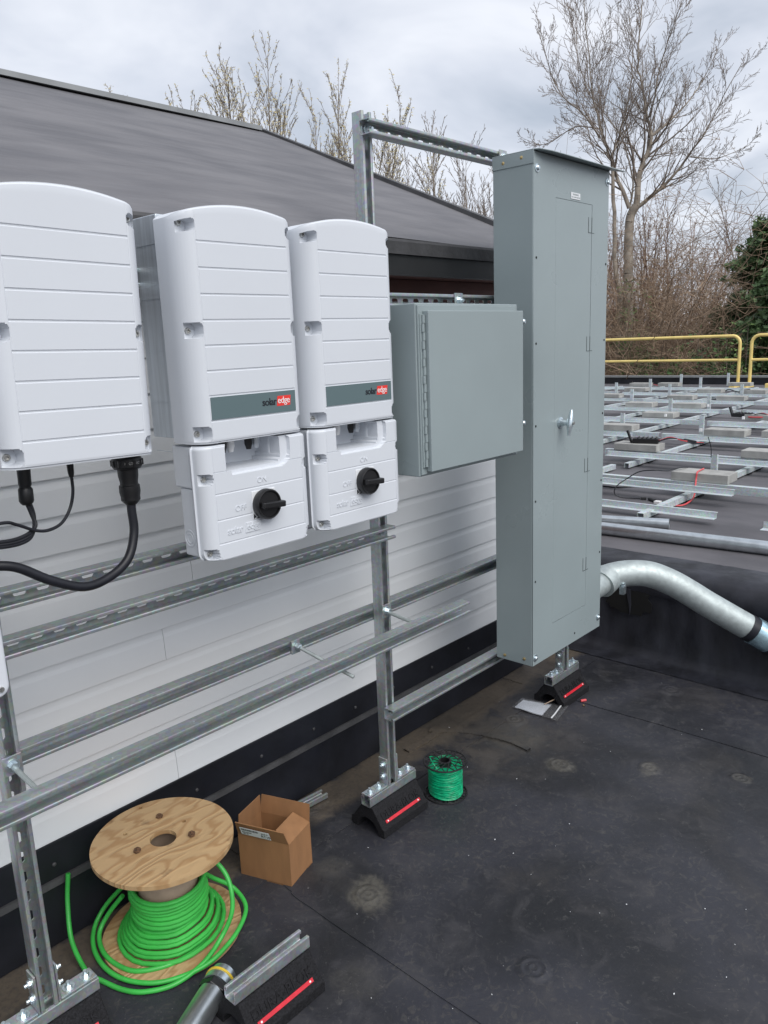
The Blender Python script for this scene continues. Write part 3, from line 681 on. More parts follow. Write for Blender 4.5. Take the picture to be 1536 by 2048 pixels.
def make_switch(t, zb=1.150, zt=1.4105):
    """safety-switch box below; local coordinates relative to the inverter root at z 1.42"""
    hw = .1575; f = zb
    def hwf(z):
        r = .022
        if z < zb+r: return hw-r+r*math.sqrt(max(.0, 1-((zb+r-z)/r)**2))
        if z > zt-.008: return hw-.008+.008*math.sqrt(max(0, 1-((z-zt+.008)/.008)**2))
        return hw
    lines = [1.352, 1.303, 1.244, 1.190]; zz = set([zt, zt-.0012, zt-.004, zt-.008])
    for k in range(9): zz.add(zb+.022*(1-math.cos(k/8*math.pi/2)))
    for l in lines:
        for d in (-.0022, -.0009, .0009, .0022): zz.add(l+d)
    for k in range(25): zz.add(1.330+k*.0034)
    for p in (1.338, 1.168):
        for k in range(-6, 7): zz.add(p+k*.0026)
    xe = [GX-.0012, GX, GX+.0010]+[.128+.0024*k for k in range(12)]+[.02, .04, .05, .06, .066, .0672, .072, .076, .080, .084, .0875, .0885, .0895, .091, .0922, .094, .098, .102]
    def inside(x, z):
        # U notch, wider on the right with a big radius, slanted left edge
        b = 1.352; rr = .022; xl = -.0885-.03*(z-b)*.3; xr = .0665
        if x < xl or z < b: return 0
        if x > xr: return 0
        if x > xr-rr and z < b+rr and math.hypot(x-(xr-rr), z-(b+rr)) > rr: return 0
        return 1
    def lip(x, z):   # shallow chamfer right of and under the notch
        b = 1.343; rr = .030; xr = .0885
        if x < -.075 or z < b or x > xr: return 0
        if x > xr-rr and z < b+rr and math.hypot(x-(xr-rr), z-(b+rr)) > rr: return 0
        return 1
    def disp(x, z, y0):
        if inside(x, z): return .096
        y = y0
        if lip(x, z): y = max(y, .010)
        elif z > zt-.001 or z < zb+.0006: y += .005
        elif z > zt-.003 or z < zb+.003: y += .0012
        if any(abs(z-l) < .0010 for l in lines) and abs(x) <= GX and not lip(x, z):
            if not (abs(z-1.303) < .002 and False): y += .0011
        if abs(abs(x)-GX) < .0008 and z > 1.19 and z < 1.40: y += .0011
        for p in (1.338, 1.168):
            dz = abs(z-p); ax = abs(x)
            if dz < .0125 and ax < .1525 and ax > .134-.010*math.sqrt(max(0, 1-(dz/.0126)**2)): y = max(y, .024)
        return y
    cm = cover_mesh(hwf, zb, None, .046, .030, .034, disp, xe, sorted(zz), nx=8)
    # notch needs a deeper body: back of the cap at .10 inside
    cm.v = [(x, y, z-1.42) for x, y, z in cm.v]
    lid = obj('switch_cover', cm, 'white', t, smooth=True, angle=28)
    # enclosure behind the lid, hollow above the notch floor
    mb = MB(); B = .0465
    mb.box((-.150, B, -.264), (.150, .105, -.1055)); mb.box((-.153, B, -.105), (-.0895, .119, -.010)); mb.box((.0675, B, -.105), (.153, .119, -.010)); mb.box((-.0893, .0985, -.105), (.0673, .119, -.030))
    mb.box((-.153, B, -.1052), (.153, .119, -.0700) ) if False else None
    obj('switch_enclosure', mb, 'white', t, bevel=.004)
    # knockout ring on the left side and connectors in the notch
    mb = MB()
    for r in (.020, .012): mb.lathe([(r, 0), (r, .0012), (r-.0022, .0012), (r-.0022, 0)], (-.150, .082, -.222), (-1, 0, 0), 24, caps=False)
    obj('knockout_ring', mb, 'white', t)
    for i, (x, m_) in enumerate(((-.062, 'plasticblk'), (-.040, 'whitep'), (.012, 'plasticblk'), (.034, 'alu'))):
        mb = MB(); mb.lathe([(.0095, .0), (.0095, -.022), (.0075, -.028), (.006, -.034)], (x, .052, -.0008), (0, 0, 1), 14); obj('connector', mb, m_, t, smooth=True)
    for s in (-1, 1):
        for p in (1.338, 1.168):
            mb = MB(); mb.lathe([(.0068, 0), (.0068, .003), (.0058, .0044), (.0032, .0044), (.0028, .0012), (.0003, .0012)], (s*.1415, .0236, p-1.42), (0, -1, 0), 16, caps=False); obj('screw', mb, 'screw', lid, smooth=True)
    # dial on a square metal plate
    cx, cz = .0035, 1.2616-1.42
    mb = MB(); mb.box((cx-.0345, -.0018, cz-.033), (cx+.0345, .0005, cz+.033)); pl = obj('switch_plate', mb, 'labelp', t, bevel=.001)
    mb = MB(); mb.lathe([(.0345, .002), (.0360, .006), (.0360, .020), (.0335, .024), (.031, .0235), (.029, .020), (.0004, .020)], (cx, 0, cz), (0, -1, 0), 40, caps=False); mb.lathe([(.0345, .002), (.002, .002)], (cx, 0, cz), (0, -1, 0), 40, caps=False)
    kn = obj('rotary_knob', mb, 'plasticblk', t, smooth=True)
    mb = MB(); rot = Matrix.Rotation(R(4), 3, 'Y'); mb.box((cx-.028, -.038, cz-.0075), (cx+.037, -.020, cz+.0075), rot, (cx, 0, cz)); obj('knob_handle', mb, 'plasticblk', kn, bevel=.003)
    mb = MB(); mb.prism([(cx-.0335, -.0024, cz-.0315), (cx-.0335, -.0024, cz-.018), (cx-.026, -.0024, cz-.027)], (0, .0004, 0)); mb.box((cx-.026, -.0024, cz-.0315), (cx-.012, -.002, cz-.029)); obj('plate_marking', mb, 'inkb', pl)
    text_on('embossed_on', 'ON', .0185, 'white', t, front_mtx(.003, .0004, 1.318-1.42), .0016)
    text_on('embossed_off', 'OFF', .0185, 'white', t, front_mtx(-.063, .0004, 1.2625-1.42), .0016)
    text_on('embossed_lettering', 'solar', .0225, 'white', t, front_mtx(-.083, .0004, 1.2145-1.42), .0018, .0004, .95)
    mb = MB(); mb.prism([(-.0555, -.0018, 1.2025-1.42), (-.012, -.0018, 1.2025-1.42), (-.009, -.0018, 1.2255-1.42), (-.0525, -.0018, 1.2255-1.42)], (0, .0024, 0)); obj('embossed_panel', mb, 'white', t, bevel=.0005)
    text_on('embossed_lettering', 'edge', .020, 'white', t, front_mtx(-.0325, -.002, 1.2155-1.42), .0012)

make_inverter(1.1136, 'middle white solar inverter with grey label band and a switch box below', True)
make_inverter(1.4565, 'rightmost white solar inverter with grey label band, beside the square grey enclosure', True)
I1 = make_inverter(.7055, 'leftmost white solar inverter, cropped by the picture edge, black cables under it', False, True, False)

I1.rotation_euler = (0, R(1.3), 0)
def primary_unit():
    t = thing('connection_unit', 'white lower corner of an enclosure cropped by the left picture edge', 'enclosure', (.33, YF, 1.012))
    mb = MB(); pts = []
    r = .022; x0, x1, z0, z1 = -.17, .172, 0, .60
    for (cx, cz, a0) in ((x1-r, z0+r, -90), (x1-r, z1-r, 0), (x0+r, z1-r, 90), (x0+r, z0+r, 180)):
        for k in range(7): a = R(a0+15*k); pts.append((cx+r*math.cos(a), 0, cz+r*math.sin(a)))
    mb.prism(pts, (0, .05, 0)); obj('cover', mb, 'white', t, bevel=.006, segs=3)
    mb = MB(); mb.box((-.162, .0505, .012), (.165, .185, .60)); obj('body', mb, 'white', t, bevel=.004)
    mb = MB(); mb.lathe([(.0055, 0), (.0055, .003), (.0048, .004), (.0003, .004)], (.155, .0, .017), (0, -1, 0), 16, caps=False); obj('screw', mb, 'screw', t, smooth=True)
    mb = MB(); mb.lathe([(.026, .0), (.026, .012), (.021, .014), (.021, .03), (.017, .034)], (.166, .075, .228), (1, 0, 0), 10); obj('cable_gland', mb, 'plasticblk', t)
primary_unit()

# cables under the left inverter
def cables():
    t = thing('thick_power_cable', 'thick black cable looping from a large plug under the leftmost inverter', 'cable', (.829, 1.50, 1.40))
    b = Vector((.829, 1.50, 1.40))
    pts = smoothpts([(.829, 1.50, 1.335), (.828, 1.50, 1.29), (.826, 1.497, 1.24), (.800, 1.487, 1.190), (.750, 1.478, 1.164), (.690, 1.47, 1.160), (.625, 1.47, 1.190), (.570, 1.475, 1.228), (.533, 1.48, 1.240), (.500, 1.487, 1.241)], 8)
    mb = MB(); mb.tube([p-b for p in pts], .0095, 18); obj('cable', mb, 'cable', t, smooth=True)
    def Lz(name, prof, n=28, m='plasticblk'):
        mb = MB(); mb.lathe([(r, z-b.z) for r, z in prof], (0, 0, 0), (0, 0, 1), n); return obj(name, mb, m, t, smooth=True, angle=30)
    Lz('plug_collar', [(.024, 1.4185), (.025, 1.406), (.029, 1.404), (.031, 1.400), (.031, 1.385), (.028, 1.380), (.022, 1.378)])
    g = Lz('plug_body', [(.022, 1.3795), (.0215, 1.365), (.019, 1.350), (.0192, 1.345), (.022, 1.343), (.0225, 1.330), (.0205, 1.320), (.0205, 1.312), (.015, 1.306), (.0115, 1.302)], 12)
    for k in range(12):
        a = 2*math.pi*k/12; mb = MB(); mb.box((.0295*math.cos(a)-.003, .0295*math.sin(a)-.003, -.014), (.0295*math.cos(a)+.003, .0295*math.sin(a)+.003, -.001)); obj('grip_ridge', mb, 'plasticblk', g)
    me = text_mesh('AC CONNECT (NON-UV)', .0075, .0002)
    for v in me.vertices:
        a = -math.pi/2 + .35 + v.co.x/.0312*.75; rr = .0313+v.co.z; v.co = (rr*math.cos(a), rr*math.sin(a), -.0075+v.co.y)
    me.materials.clear(); me.materials.append(M['screw']); obj('plug_lettering', me, 'screw', t)
    # triple thin cables
    t2 = thing('thin_cable_bundle', 'three thin black cables bunched below a slim plug under the leftmost inverter', 'cable', (.614, 1.50, 1.40)); b2 = Vector((.614, 1.5, 1.40))
    mb = MB(); mb.lathe([(.0135, .019), (.0125, .01), (.012, -.02), (.0105, -.025), (.0135, -.03), (.0138, -.052), (.012, -.056), (.008, -.060)], (0, 0, 0), (.04, 0, 1), 14); obj('plug', mb, 'plasticblk', t2, smooth=True)
    for k, dz in enumerate((0, -.006, -.011)):
        q = smoothpts([(.611+.003*k, 1.50+.004*(k % 2), 1.345), (.617+.002*k, 1.498, 1.320+dz*.3), (.618-.003*k, 1.49, 1.298+dz), (.590, 1.478, 1.286+dz), (.545, 1.47, 1.285+dz*.9), (.46, 1.47, 1.30+dz)], 8)
        mb = MB(); mb.tube([p-b2 for p in q], .0038, 10); obj('cable', mb, 'cable', t2, smooth=True)
    t3 = thing('thin_cable', 'single thin black cable curving left from the small connector between the two plugs', 'cable', (.706, 1.50, 1.41)); b3 = Vector((.706, 1.5, 1.41))
    mb = MB(); mb.lathe([(.0085, .009), (.0085, .003), (.007, .001), (.006, -.022), (.0045, -.03)], (0, 0, 0), (0, 0, 1), 14); obj('plug', mb, 'plasticblk', t3, smooth=True)
    q = smoothpts([(.706, 1.50, 1.385), (.705, 1.50, 1.350), (.695, 1.50, 1.318), (.670, 1.49, 1.294), (.640, 1.485, 1.286), (.612, 1.48, 1.292), (.575, 1.47, 1.312), (.545, 1.46, 1.322), (.46, 1.46, 1.318)], 8)
    mb = MB(); mb.tube([p-b3 for p in q], .0032, 10); obj('cable', mb, 'cable', t3, smooth=True)
cables()

# ------------------------------------------------------------------ square grey enclosure
def junction_box():
    x0, x1, z0, z1, yf, yb = 1.651, 2.151, 1.243, 1.718, 1.385, 1.601
    t = thing('grey_enclosure', 'square grey steel enclosure with a hinged door, between the inverters and the tall panel', 'enclosure', (x0, yf, z0))
    b = Vector((x0, yf, z0))
    mb = MB(); mb.box((0, 0, 0), (x1-x0, yb-yf, z1-z0)); obj('body', mb, 'grey', t, bevel=.003)
    mb = MB(); mb.box((.004, -.006, .006), (x1-x0-.02, -.0005, z1-z0-.006)); obj('gasket_frame', mb, 'grey', t, bevel=.001)
    dx0, dx1, dz0, dz1 = 1.675-x0, 2.145-x0, 1.257-z0, 1.697-z0
    mb = MB(); mb.box((dx0, -.0265, dz0), (dx1, -.0065, dz1)); d = obj('door', mb, 'grey', t, bevel=.0022, segs=3)
    mb = MB(); mb.box((dx0-.0155, -.0095, dz0+.012), (dx0-.0012, -.0062, dz1-.008)); h = obj('hinge', mb, 'grey', t, bevel=.0008)
    n = 18; zz = lin(dz0+.014, dz1-.010, n); st = zz[1]-zz[0]
    for k in range(n):
        mb = MB(); mb.lathe([(.0045, .0006), (.0045, st-.0006)], (dx0-.0045-(.0 if k % 2 else .0022), -.0125, zz[k]), (0, 0, 1), 10); obj('hinge_knuckle', mb, 'grey', h, smooth=True)
    for z in (1.664-z0, 1.345-z0):
        mb = MB(); mb.lathe([(.009, 0), (.009, .008), (.006, .012)], (dx1+.010, -.014, z), (.3, -1, 0), 12); mb.box((dx1+.0005, -.014, z-.010), (dx1+.018, -.009, z+.010)); obj('clamp_screw', mb, 'zinc', d, smooth=True)
    return t
junction_box()

# ------------------------------------------------------------------ tall panelboard
def panel():
    x0, x1, yf, yb, z0, z1 = 2.304, 2.823, 1.42, 1.577, .433, 2.196
    t = thing('tall_grey_panelboard', 'tall narrow grey steel electrical panel with a latched inner door and rain hood', 'electrical panel', (x0, yf, z0))
    W, D, Hh = x1-x0, yb-yf, z1-z0
    mb = MB(); mb.box((0, .0035, 0), (W, D, Hh)); obj('cabinet', mb, 'grey', t, bevel=.002)
    # trim front with recessed door outline: four pieces round the door
    K = 1.034
    dx0, dx1 = 2.364*K-x0, 2.609*K-x0; dz0, dz1 = 1.62+(.595-1.62)*K-z0, 1.62+(2.054-1.62)*K-z0
    fr = plate_holes([(0.001, 0.001), (W-.001, 0.001), (W-.001, Hh-.001), (0.001, Hh-.001)], [[(dx0, dz0), (dx1, dz0), (dx1, dz1), (dx0, dz1)]], .003)
    fr.transform(Matrix.Rotation(R(90), 4, 'X')); fr.transform(Matrix.Translation((0, .0016, 0))); obj('front_trim', fr, 'grey', t)
    mb = MB(); mb.box((dx0+.0012, .0004, dz0+.0012), (dx1-.0012, .003, dz1-.0012)); d = obj('door', mb, 'grey', t, bevel=.0006)
    for z in (2.0, 1.584, 1.13, .735):
        zc = z-z0; 
        loop = [(dx1-.028, zc-.026), (dx1+.017, zc-.026), (dx1+.017, zc+.026), (dx1-.028, zc+.026)]
        for (a, c) in (((dx1-.026, zc-.027), (dx1-.0248, zc+.025)), ((dx1-.026, zc-.028), (dx1+.017, zc-.0268)), ((dx1-.002, zc-.026), (dx1-.0, zc+.025))):
            mb = MB(); mb.box((a[0], -.0006, a[1]), (c[0], .0003, c[1])); obj('hinge_gap', mb, 'black', d)
    # rotary T handle
    hx, hz = .181, 1.311-z0
    mb = MB(); mb.lathe([(.020, .0), (.020, .004), (.013, .007), (.010, .020), (.0085, .034)], (hx, 0, hz), (0, -1, 0), 20); hd = obj('door_handle', mb, 'zinc', t, smooth=True)
    mb = MB(); mb.tube([(hx+.010, -.040, hz+.046), (hx+.004, -.040, hz+.020), (hx, -.040, hz), (hx-.004, -.040, hz-.020), (hx-.008, -.040, hz-.044)], [.005, .009, .0135, .009, .005], 14); obj('handle_grip', mb, 'zinc', hd, smooth=True)
    mb = MB(); mb.lathe([(.006, 0), (.006, .003)], (hx, -.053, hz), (0, -1, 0), 12); obj('lock', mb, 'screw', hd)
    # label
    mb = MB(); lx, lz = 2.490*K-x0, 1.62+(2.070-1.62)*K-z0; mb.box((lx-.032, -.0016, lz-.0105), (lx+.032, -.0003, lz+.0105)); lb = obj('label_plate', mb, 'labelp', t, bevel=.0003)
    text_on('lettering', 'WARNING', .0085, 'band', lb, front_mtx(lx, -.0018, lz+.004), .0001)
    text_on('lettering', 'ARC FLASH HAZARD', .0062, 'band', lb, front_mtx(lx, -.0018, lz-.0045), .0001)
    # corner screws with washers, knock holes
    for (x, z) in ((.020, 2.146), (W-.014, 2.157), (.018, .462), (W-.018, .478)):
        mb = MB(); mb.lathe([(.0135, 0), (.0135, .002), (.008, .003), (.008, .006), (.005, .009)], (x, 0, z-z0), (0, -1, 0), 16); obj('screw', mb, 'zinc', t, smooth=True)
    for z in (1.87, 1.593, 1.315, .90+.15, .755):
        for x in (.017, W-.014):
            mb = MB(); mb.lathe([(.0042, 0), (.0042, .0008)], (x, 0, z-z0), (0, -1, 0), 12); obj('bolt_hole', mb, 'black', t)
    mb = MB(); mb.lathe([(.0042, 0), (.0042, .0008)], (.31, 0, .035), (0, -1, 0), 12); obj('bolt_hole', mb, 'black', t)
    for (y, z) in ((.045, 1.62+(2.163-1.62)*K), (.115, 1.62+(2.157-1.62)*K), (.035, .456), (.120, .450)):
        mb = MB(); mb.lathe([(.006, 0), (.006, .002), (.003, .004)], (0, y, z-z0), (-1, 0, 0), 12); obj('screw', mb, 'brass', t, smooth=True)
    # rain hood: folded cap with side flange and front overhang growing from the left corner
    mb = MB()
    mb.box((-.0022, -.0015, Hh-.038), (-.0002, D+.001, Hh+.0022))                     # side flange
    top = [(-.0022, D+.001, Hh+.0022), (-.0022, .002, Hh+.0022), (.006, -.018, Hh+.0018), (.05, -.036, Hh-.002), (.12, -.040, Hh-.003), (W+.045, -.040, Hh-.003), (W+.045, -.030, Hh-.002), (W+.003, .0, Hh+.0022), (W+.003, D+.001, Hh+.0022)]
    mb.prism(top, (0, 0, .003))
    mb.box((W+.0005, .0, Hh-.038), (W+.0025, D+.001, Hh+.0022)); obj('rain_hood', mb, 'grey', t, bevel=.0008)
    return t
panel()

# conduit elbow out of the panel
def elbow():
    t = thing('large_conduit_elbow', 'wide grey steel conduit elbow curving down from behind the tall panel', 'conduit', (2.83, 1.505, .55))
    b = Vector((2.83, 1.505, .55))
    P0 = [(2.826, 1.505, .548), (2.93, 1.507, .550), (3.02, 1.508, .555)]
    Q = [(3.02, 1.508, .558), (3.065, 1.500, .571), (3.128, 1.44, .582), (3.19, 1.37, .573), (3.247, 1.296, .534), (3.293, 1.23, .486), (3.336, 1.167, .436), (3.434, 1.027, .332)]
    q = smoothpts(Q, 8)
    mb = MB(); mb.tube([p-b for p in q], .0572, 36); obj('elbow_pipe', mb, 'conduit', t, smooth=True)
    mb = MB(); mb.tube([Vector(p)-b for p in ((2.8245, 1.505, .548), (3.03, 1.507, .558))], .050, 32); obj('nipple', mb, 'conduit', t, smooth=True)
    mb = MB(); mb.tube([Vector(p)-b for p in ((3.00, 1.507, .552), (3.058, 1.503, .568))], .0630, 36); c = obj('compression_coupling', mb, 'conduit', t, smooth=True)
    mb = MB(); mb.box((3.05-b.x, 1.425-b.y, .505-b.z), (3.075-b.x, 1.445-b.y, .540-b.z)); mb.lathe([(.010, 0), (.010, .006)], Vector((3.063, 1.432, .540))-b, (0, 0, 1), 12); mb.lathe([(.007, .006), (.007, .013)], Vector((3.063, 1.432, .540))-b, (0, 0, 1), 6); obj('coupling_screw', mb, 'zinc', c)
    d = (Vector(Q[-1])-Vector(Q[-2])).normalized(); e = Vector(Q[-1])
    mb = MB(); mb.tube([e-d*.004-b, e+d*.028-b], .0600, 36); obj('black_tape', mb, 'cable', t, smooth=True)
    mb = MB(); mb.tube([e+d*.0285-b, e+d*.115-b], .0625, 36); obj('blue_coupling', mb, 'pipeblue', t, smooth=True)
    mb = MB(); mb.tube([e+d*.1155-b, e+d*.150-b], .066, 32); obj('end_tape', mb, 'cable', t, smooth=True)
    mb = MB(); mb.tube([e+d*.151-b, e+d*.31-b], .0572, 32); obj('lower_pipe', mb, 'conduit', t, smooth=True)
elbow()

# ------------------------------------------------------------------ foreground loose things
def ground_conduit():
    t = thing('short_conduit', 'steel conduit lying on the roof, ringed connector on its end, at the bottom edge', 'conduit', (.88, 1.47, 0)); b = Vector((.88, 1.47, 0))
    e = Vector((.893, 1.476, .037)); s = Vector((.60, 1.335, .037)); d = (e-s).normalized()
    mb = MB(); mb.tube([s-b, e-b], .0345, 32); obj('pipe', mb, 'emt', t, smooth=True)
    mb = MB(); mb.tube([e-d*.012-b, e+d*.010-b], .040, 6); obj('lock_nut', mb, 'plasticblk', t, bevel=.002)
    mb = MB(); mb.tube([e+d*.0105-b, e+d*.030-b], .0385, 32); c = obj('connector', mb, 'zinc', t, smooth=True)
    mb = MB(); mb.tube([e+d*.0302-b, e+d*.036-b], .0405, 32); obj('yellow_ring', mb, 'yellowp', c, smooth=True)
    mb = MB(); mb.tube([e+d*.0362-b, e+d*.056-b], [.034, .033], 32); obj('threaded_end', mb, 'zinc', c, smooth=True)
ground_conduit()

BOLTS = ((.046, .092), (.058, -.052), (-.078, .002))
def big_reel():
    cx, cy = .965, 1.775
    t = thing('wooden_cable_reel', 'round plywood cable reel standing upright and wound with bright green cable', 'cable reel', (cx, cy, .004)); 
    Rr = .192
    holes = [circ(0, 0, .036, 40)]
    for a in (60, 172, 262): holes.append(circ(.128*math.cos(R(a)), .128*math.sin(R(a)), .0058, 14))
    holes2 = [circ(hx, hy, .0060, 12) for hx, hy in ((-.061, .095), (.081, .021), (.032, .172))]
    out = []
    for k in range(90):
        a = 2*math.pi*k/90; rr = Rr*(1+.0022*math.sin(5*a+1)+.0015*math.sin(11*a)); out.append((rr*math.cos(a), rr*math.sin(a)))
    for nm, z, hs in (('bottom_flange', .006, holes), ('top_flange', .290, holes[:1]+holes2)):
        me = plate_holes(out, hs, .012); me.transform(Matrix.Rotation(R(2.0 if 'top' in nm else 0), 4, 'X'))
        me.transform(Matrix.Translation((0, 0, z))); f = obj(nm, me, 'wood', t, bevel=.0012)
    mb = MB(); mb.lathe([(.083, .0125), (.083, .284), (.079, .284), (.079, .0125)], (0, 0, 0), (0, 0, 1), 48, caps=False); obj('core', mb, 'kraft', t, smooth=True)
    mb = MB(); mb.lathe([(.078, .013), (.0005, .013)], (0, 0, 0), (0, 0, 1), 30, caps=False); obj('core_floor', mb, 'black', t)
    rnd = random.Random(4)
    for (bx, by) in BOLTS:
        mb = MB(); c = (bx, by, .2965)
        mb.lathe([(.0075, 0), (.0075, .0015)], c, (0, 0, 1), 14); mb.lathe([(.0105, .0015), (.0100, .008)], c, (rnd.uniform(-.1, .1), rnd.uniform(-.1, .1), 1), 6); mb.lathe([(.0042, .007), (.0040, .012)], c, (.1, .05, 1), 8); obj('bolt', mb, 'rust', t)
    # windings
    pts = []; N = 16
    for k in range(N*28):
        u = k/28; lay = u/N; a = -2*math.pi*u
        if lay < .62: z = .155-.075*(lay/.62); r = .0915+.004*math.sin(u*2.1)+.010*max(0, lay-.35)
        else: z = .080-.060*((lay-.62)/.38); r = .102+.045*((lay-.62)/.38)+.004*math.sin(u*3)
        tilt = .012*math.sin(a+1.1)*(1-lay*.3); pts.append((r*math.cos(a), r*math.sin(a), z+tilt+.0015*math.sin(7*a)))
    mb = MB(); mb.tube(pts, .0064, 10); w = obj('wound_cable', mb, 'greenc', t, smooth=True)
    pts = []
    for k in range(7*28):
        u = k/28; a = -2*math.pi*u+1; r = .100+.0035*math.sin(u*5); z = .180-.012*u+.009*math.sin(a+.5); pts.append((r*math.cos(a), r*math.sin(a), z))
    mb = MB(); mb.tube(pts, .0064, 10); obj('wound_cable', mb, 'greenc', t, smooth=True)
    for pts in ([(.775, 1.972, .205), (.757, 1.958, .130), (.733, 1.905, .050), (.724, 1.809, .012), (.736, 1.763, .009), (.759, 1.690, .0075), (.793, 1.639, .0075), (.856, 1.598, .010), (.937, 1.590, .020), (1.012, 1.608, .040), (1.053, 1.609, .090), (1.071, 1.627, .140), (1.077, 1.660, .180), (1.062, 1.705, .225)],
                [(1.060, 1.755, .150), (1.10, 1.765, .10), (1.150, 1.735, .05), (1.140, 1.665, .028), (1.070, 1.608, .028), (.994, 1.582, .024), (.933, 1.582, .018), (.866, 1.612, .011), (.814, 1.652, .011), (.775, 1.721, .011), (.762, 1.795, .016), (.775, 1.871, .022), (.808, 1.925, .035), (.851, 1.937, .070), (.889, 1.897, .130)],
                [(.871, 1.863, .130), (.840, 1.900, .070), (.806, 1.895, .032), (.784, 1.834, .021), (.787, 1.760, .020), (.812, 1.700, .020), (.881, 1.655, .020), (.959, 1.648, .020), (1.030, 1.675, .021), (1.076, 1.705, .030), (1.080, 1.745, .07), (1.055, 1.780, .13)]):
        q = smoothpts(pts, 8); mb = MB(); mb.tube([p-Vector((cx, cy, .004)) for p in q], .0064, 12); obj('loose_cable', mb, 'greenc', t, smooth=True)
big_reel()

def small_spool():
    cx, cy = 2.000, 1.598
    t = thing('small_wire_spool', 'small black open-rimmed spool of thin green wire on the black roof', 'wire spool', (cx, cy, 0))
    for nm, z in (('bottom_flange', .003), ('top_flange', .128)):
        mb = MB(); r = .077
        mb.tube([(r*math.cos(2*math.pi*k/48), r*math.sin(2*math.pi*k/48), z) for k in range(49)], .0030, 8, caps=False)
        mb.tube([(.046*math.cos(2*math.pi*k/40), .046*math.sin(2*math.pi*k/40), z) for k in range(41)], .0015, 6, caps=False)
        for k in range(12):
            a = 2*math.pi*k/12; mb.tube([(.021*math.cos(a+.25), .021*math.sin(a+.25), z), (.048*math.cos(a-.12), .048*math.sin(a-.12), z+.001), (.077*math.cos(a+.12), .077*math.sin(a+.12), z)], .0021, 6)
            mb.tube([(.048*math.cos(a-.12), .048*math.sin(a-.12), z+.001), (.077*math.cos(a-.3), .077*math.sin(a-.3), z)], .0019, 6)
        obj(nm, mb, 'plasticblk', t, smooth=True)
    mb = MB(); mb.lathe([(.023, 0), (.023, .130), (.017, .131), (.017, .0)], (0, 0, 0), (0, 0, 1), 24, caps=False); obj('core', mb, 'plasticblk', t, smooth=True)
    mb = MB(); mb.lathe([(.024, .005), (.058, .005), (.060, .06), (.057, .112), (.024, .114)], (0, 0, 0), (0, 0, 1), 40, caps=False); obj('wire_pack', mb, 'greenw', t, smooth=True)
    rnd = random.Random(2); pts = []
    for k in range(44*30):
        u = k/30; a = 2*math.pi*u; z = .006+.106*abs(((u/26) % 1)*2-1) if u > 26 else .006+.106*u/26
        pts.append(((.0602+.0012*math.sin(u*9.7))*math.cos(a), (.0602+.0012*math.sin(u*9.7))*math.sin(a), max(.005, z+.005*math.sin(a+u*.31)+.002*math.sin(u*1.7))))
    mb = MB(); mb.tube(pts, .0018, 5); obj('wire', mb, 'greenw', t, smooth=True)
    q = smoothpts([(.02, .055, .115), (-.01, .06, .128), (-.035, .04, .14), (-.05, .015, .136), (-.052, -.005, .12)], 6); mb = MB(); mb.tube(q, .0018, 6); obj('wire_end', mb, 'greenw', t, smooth=True)
small_spool()

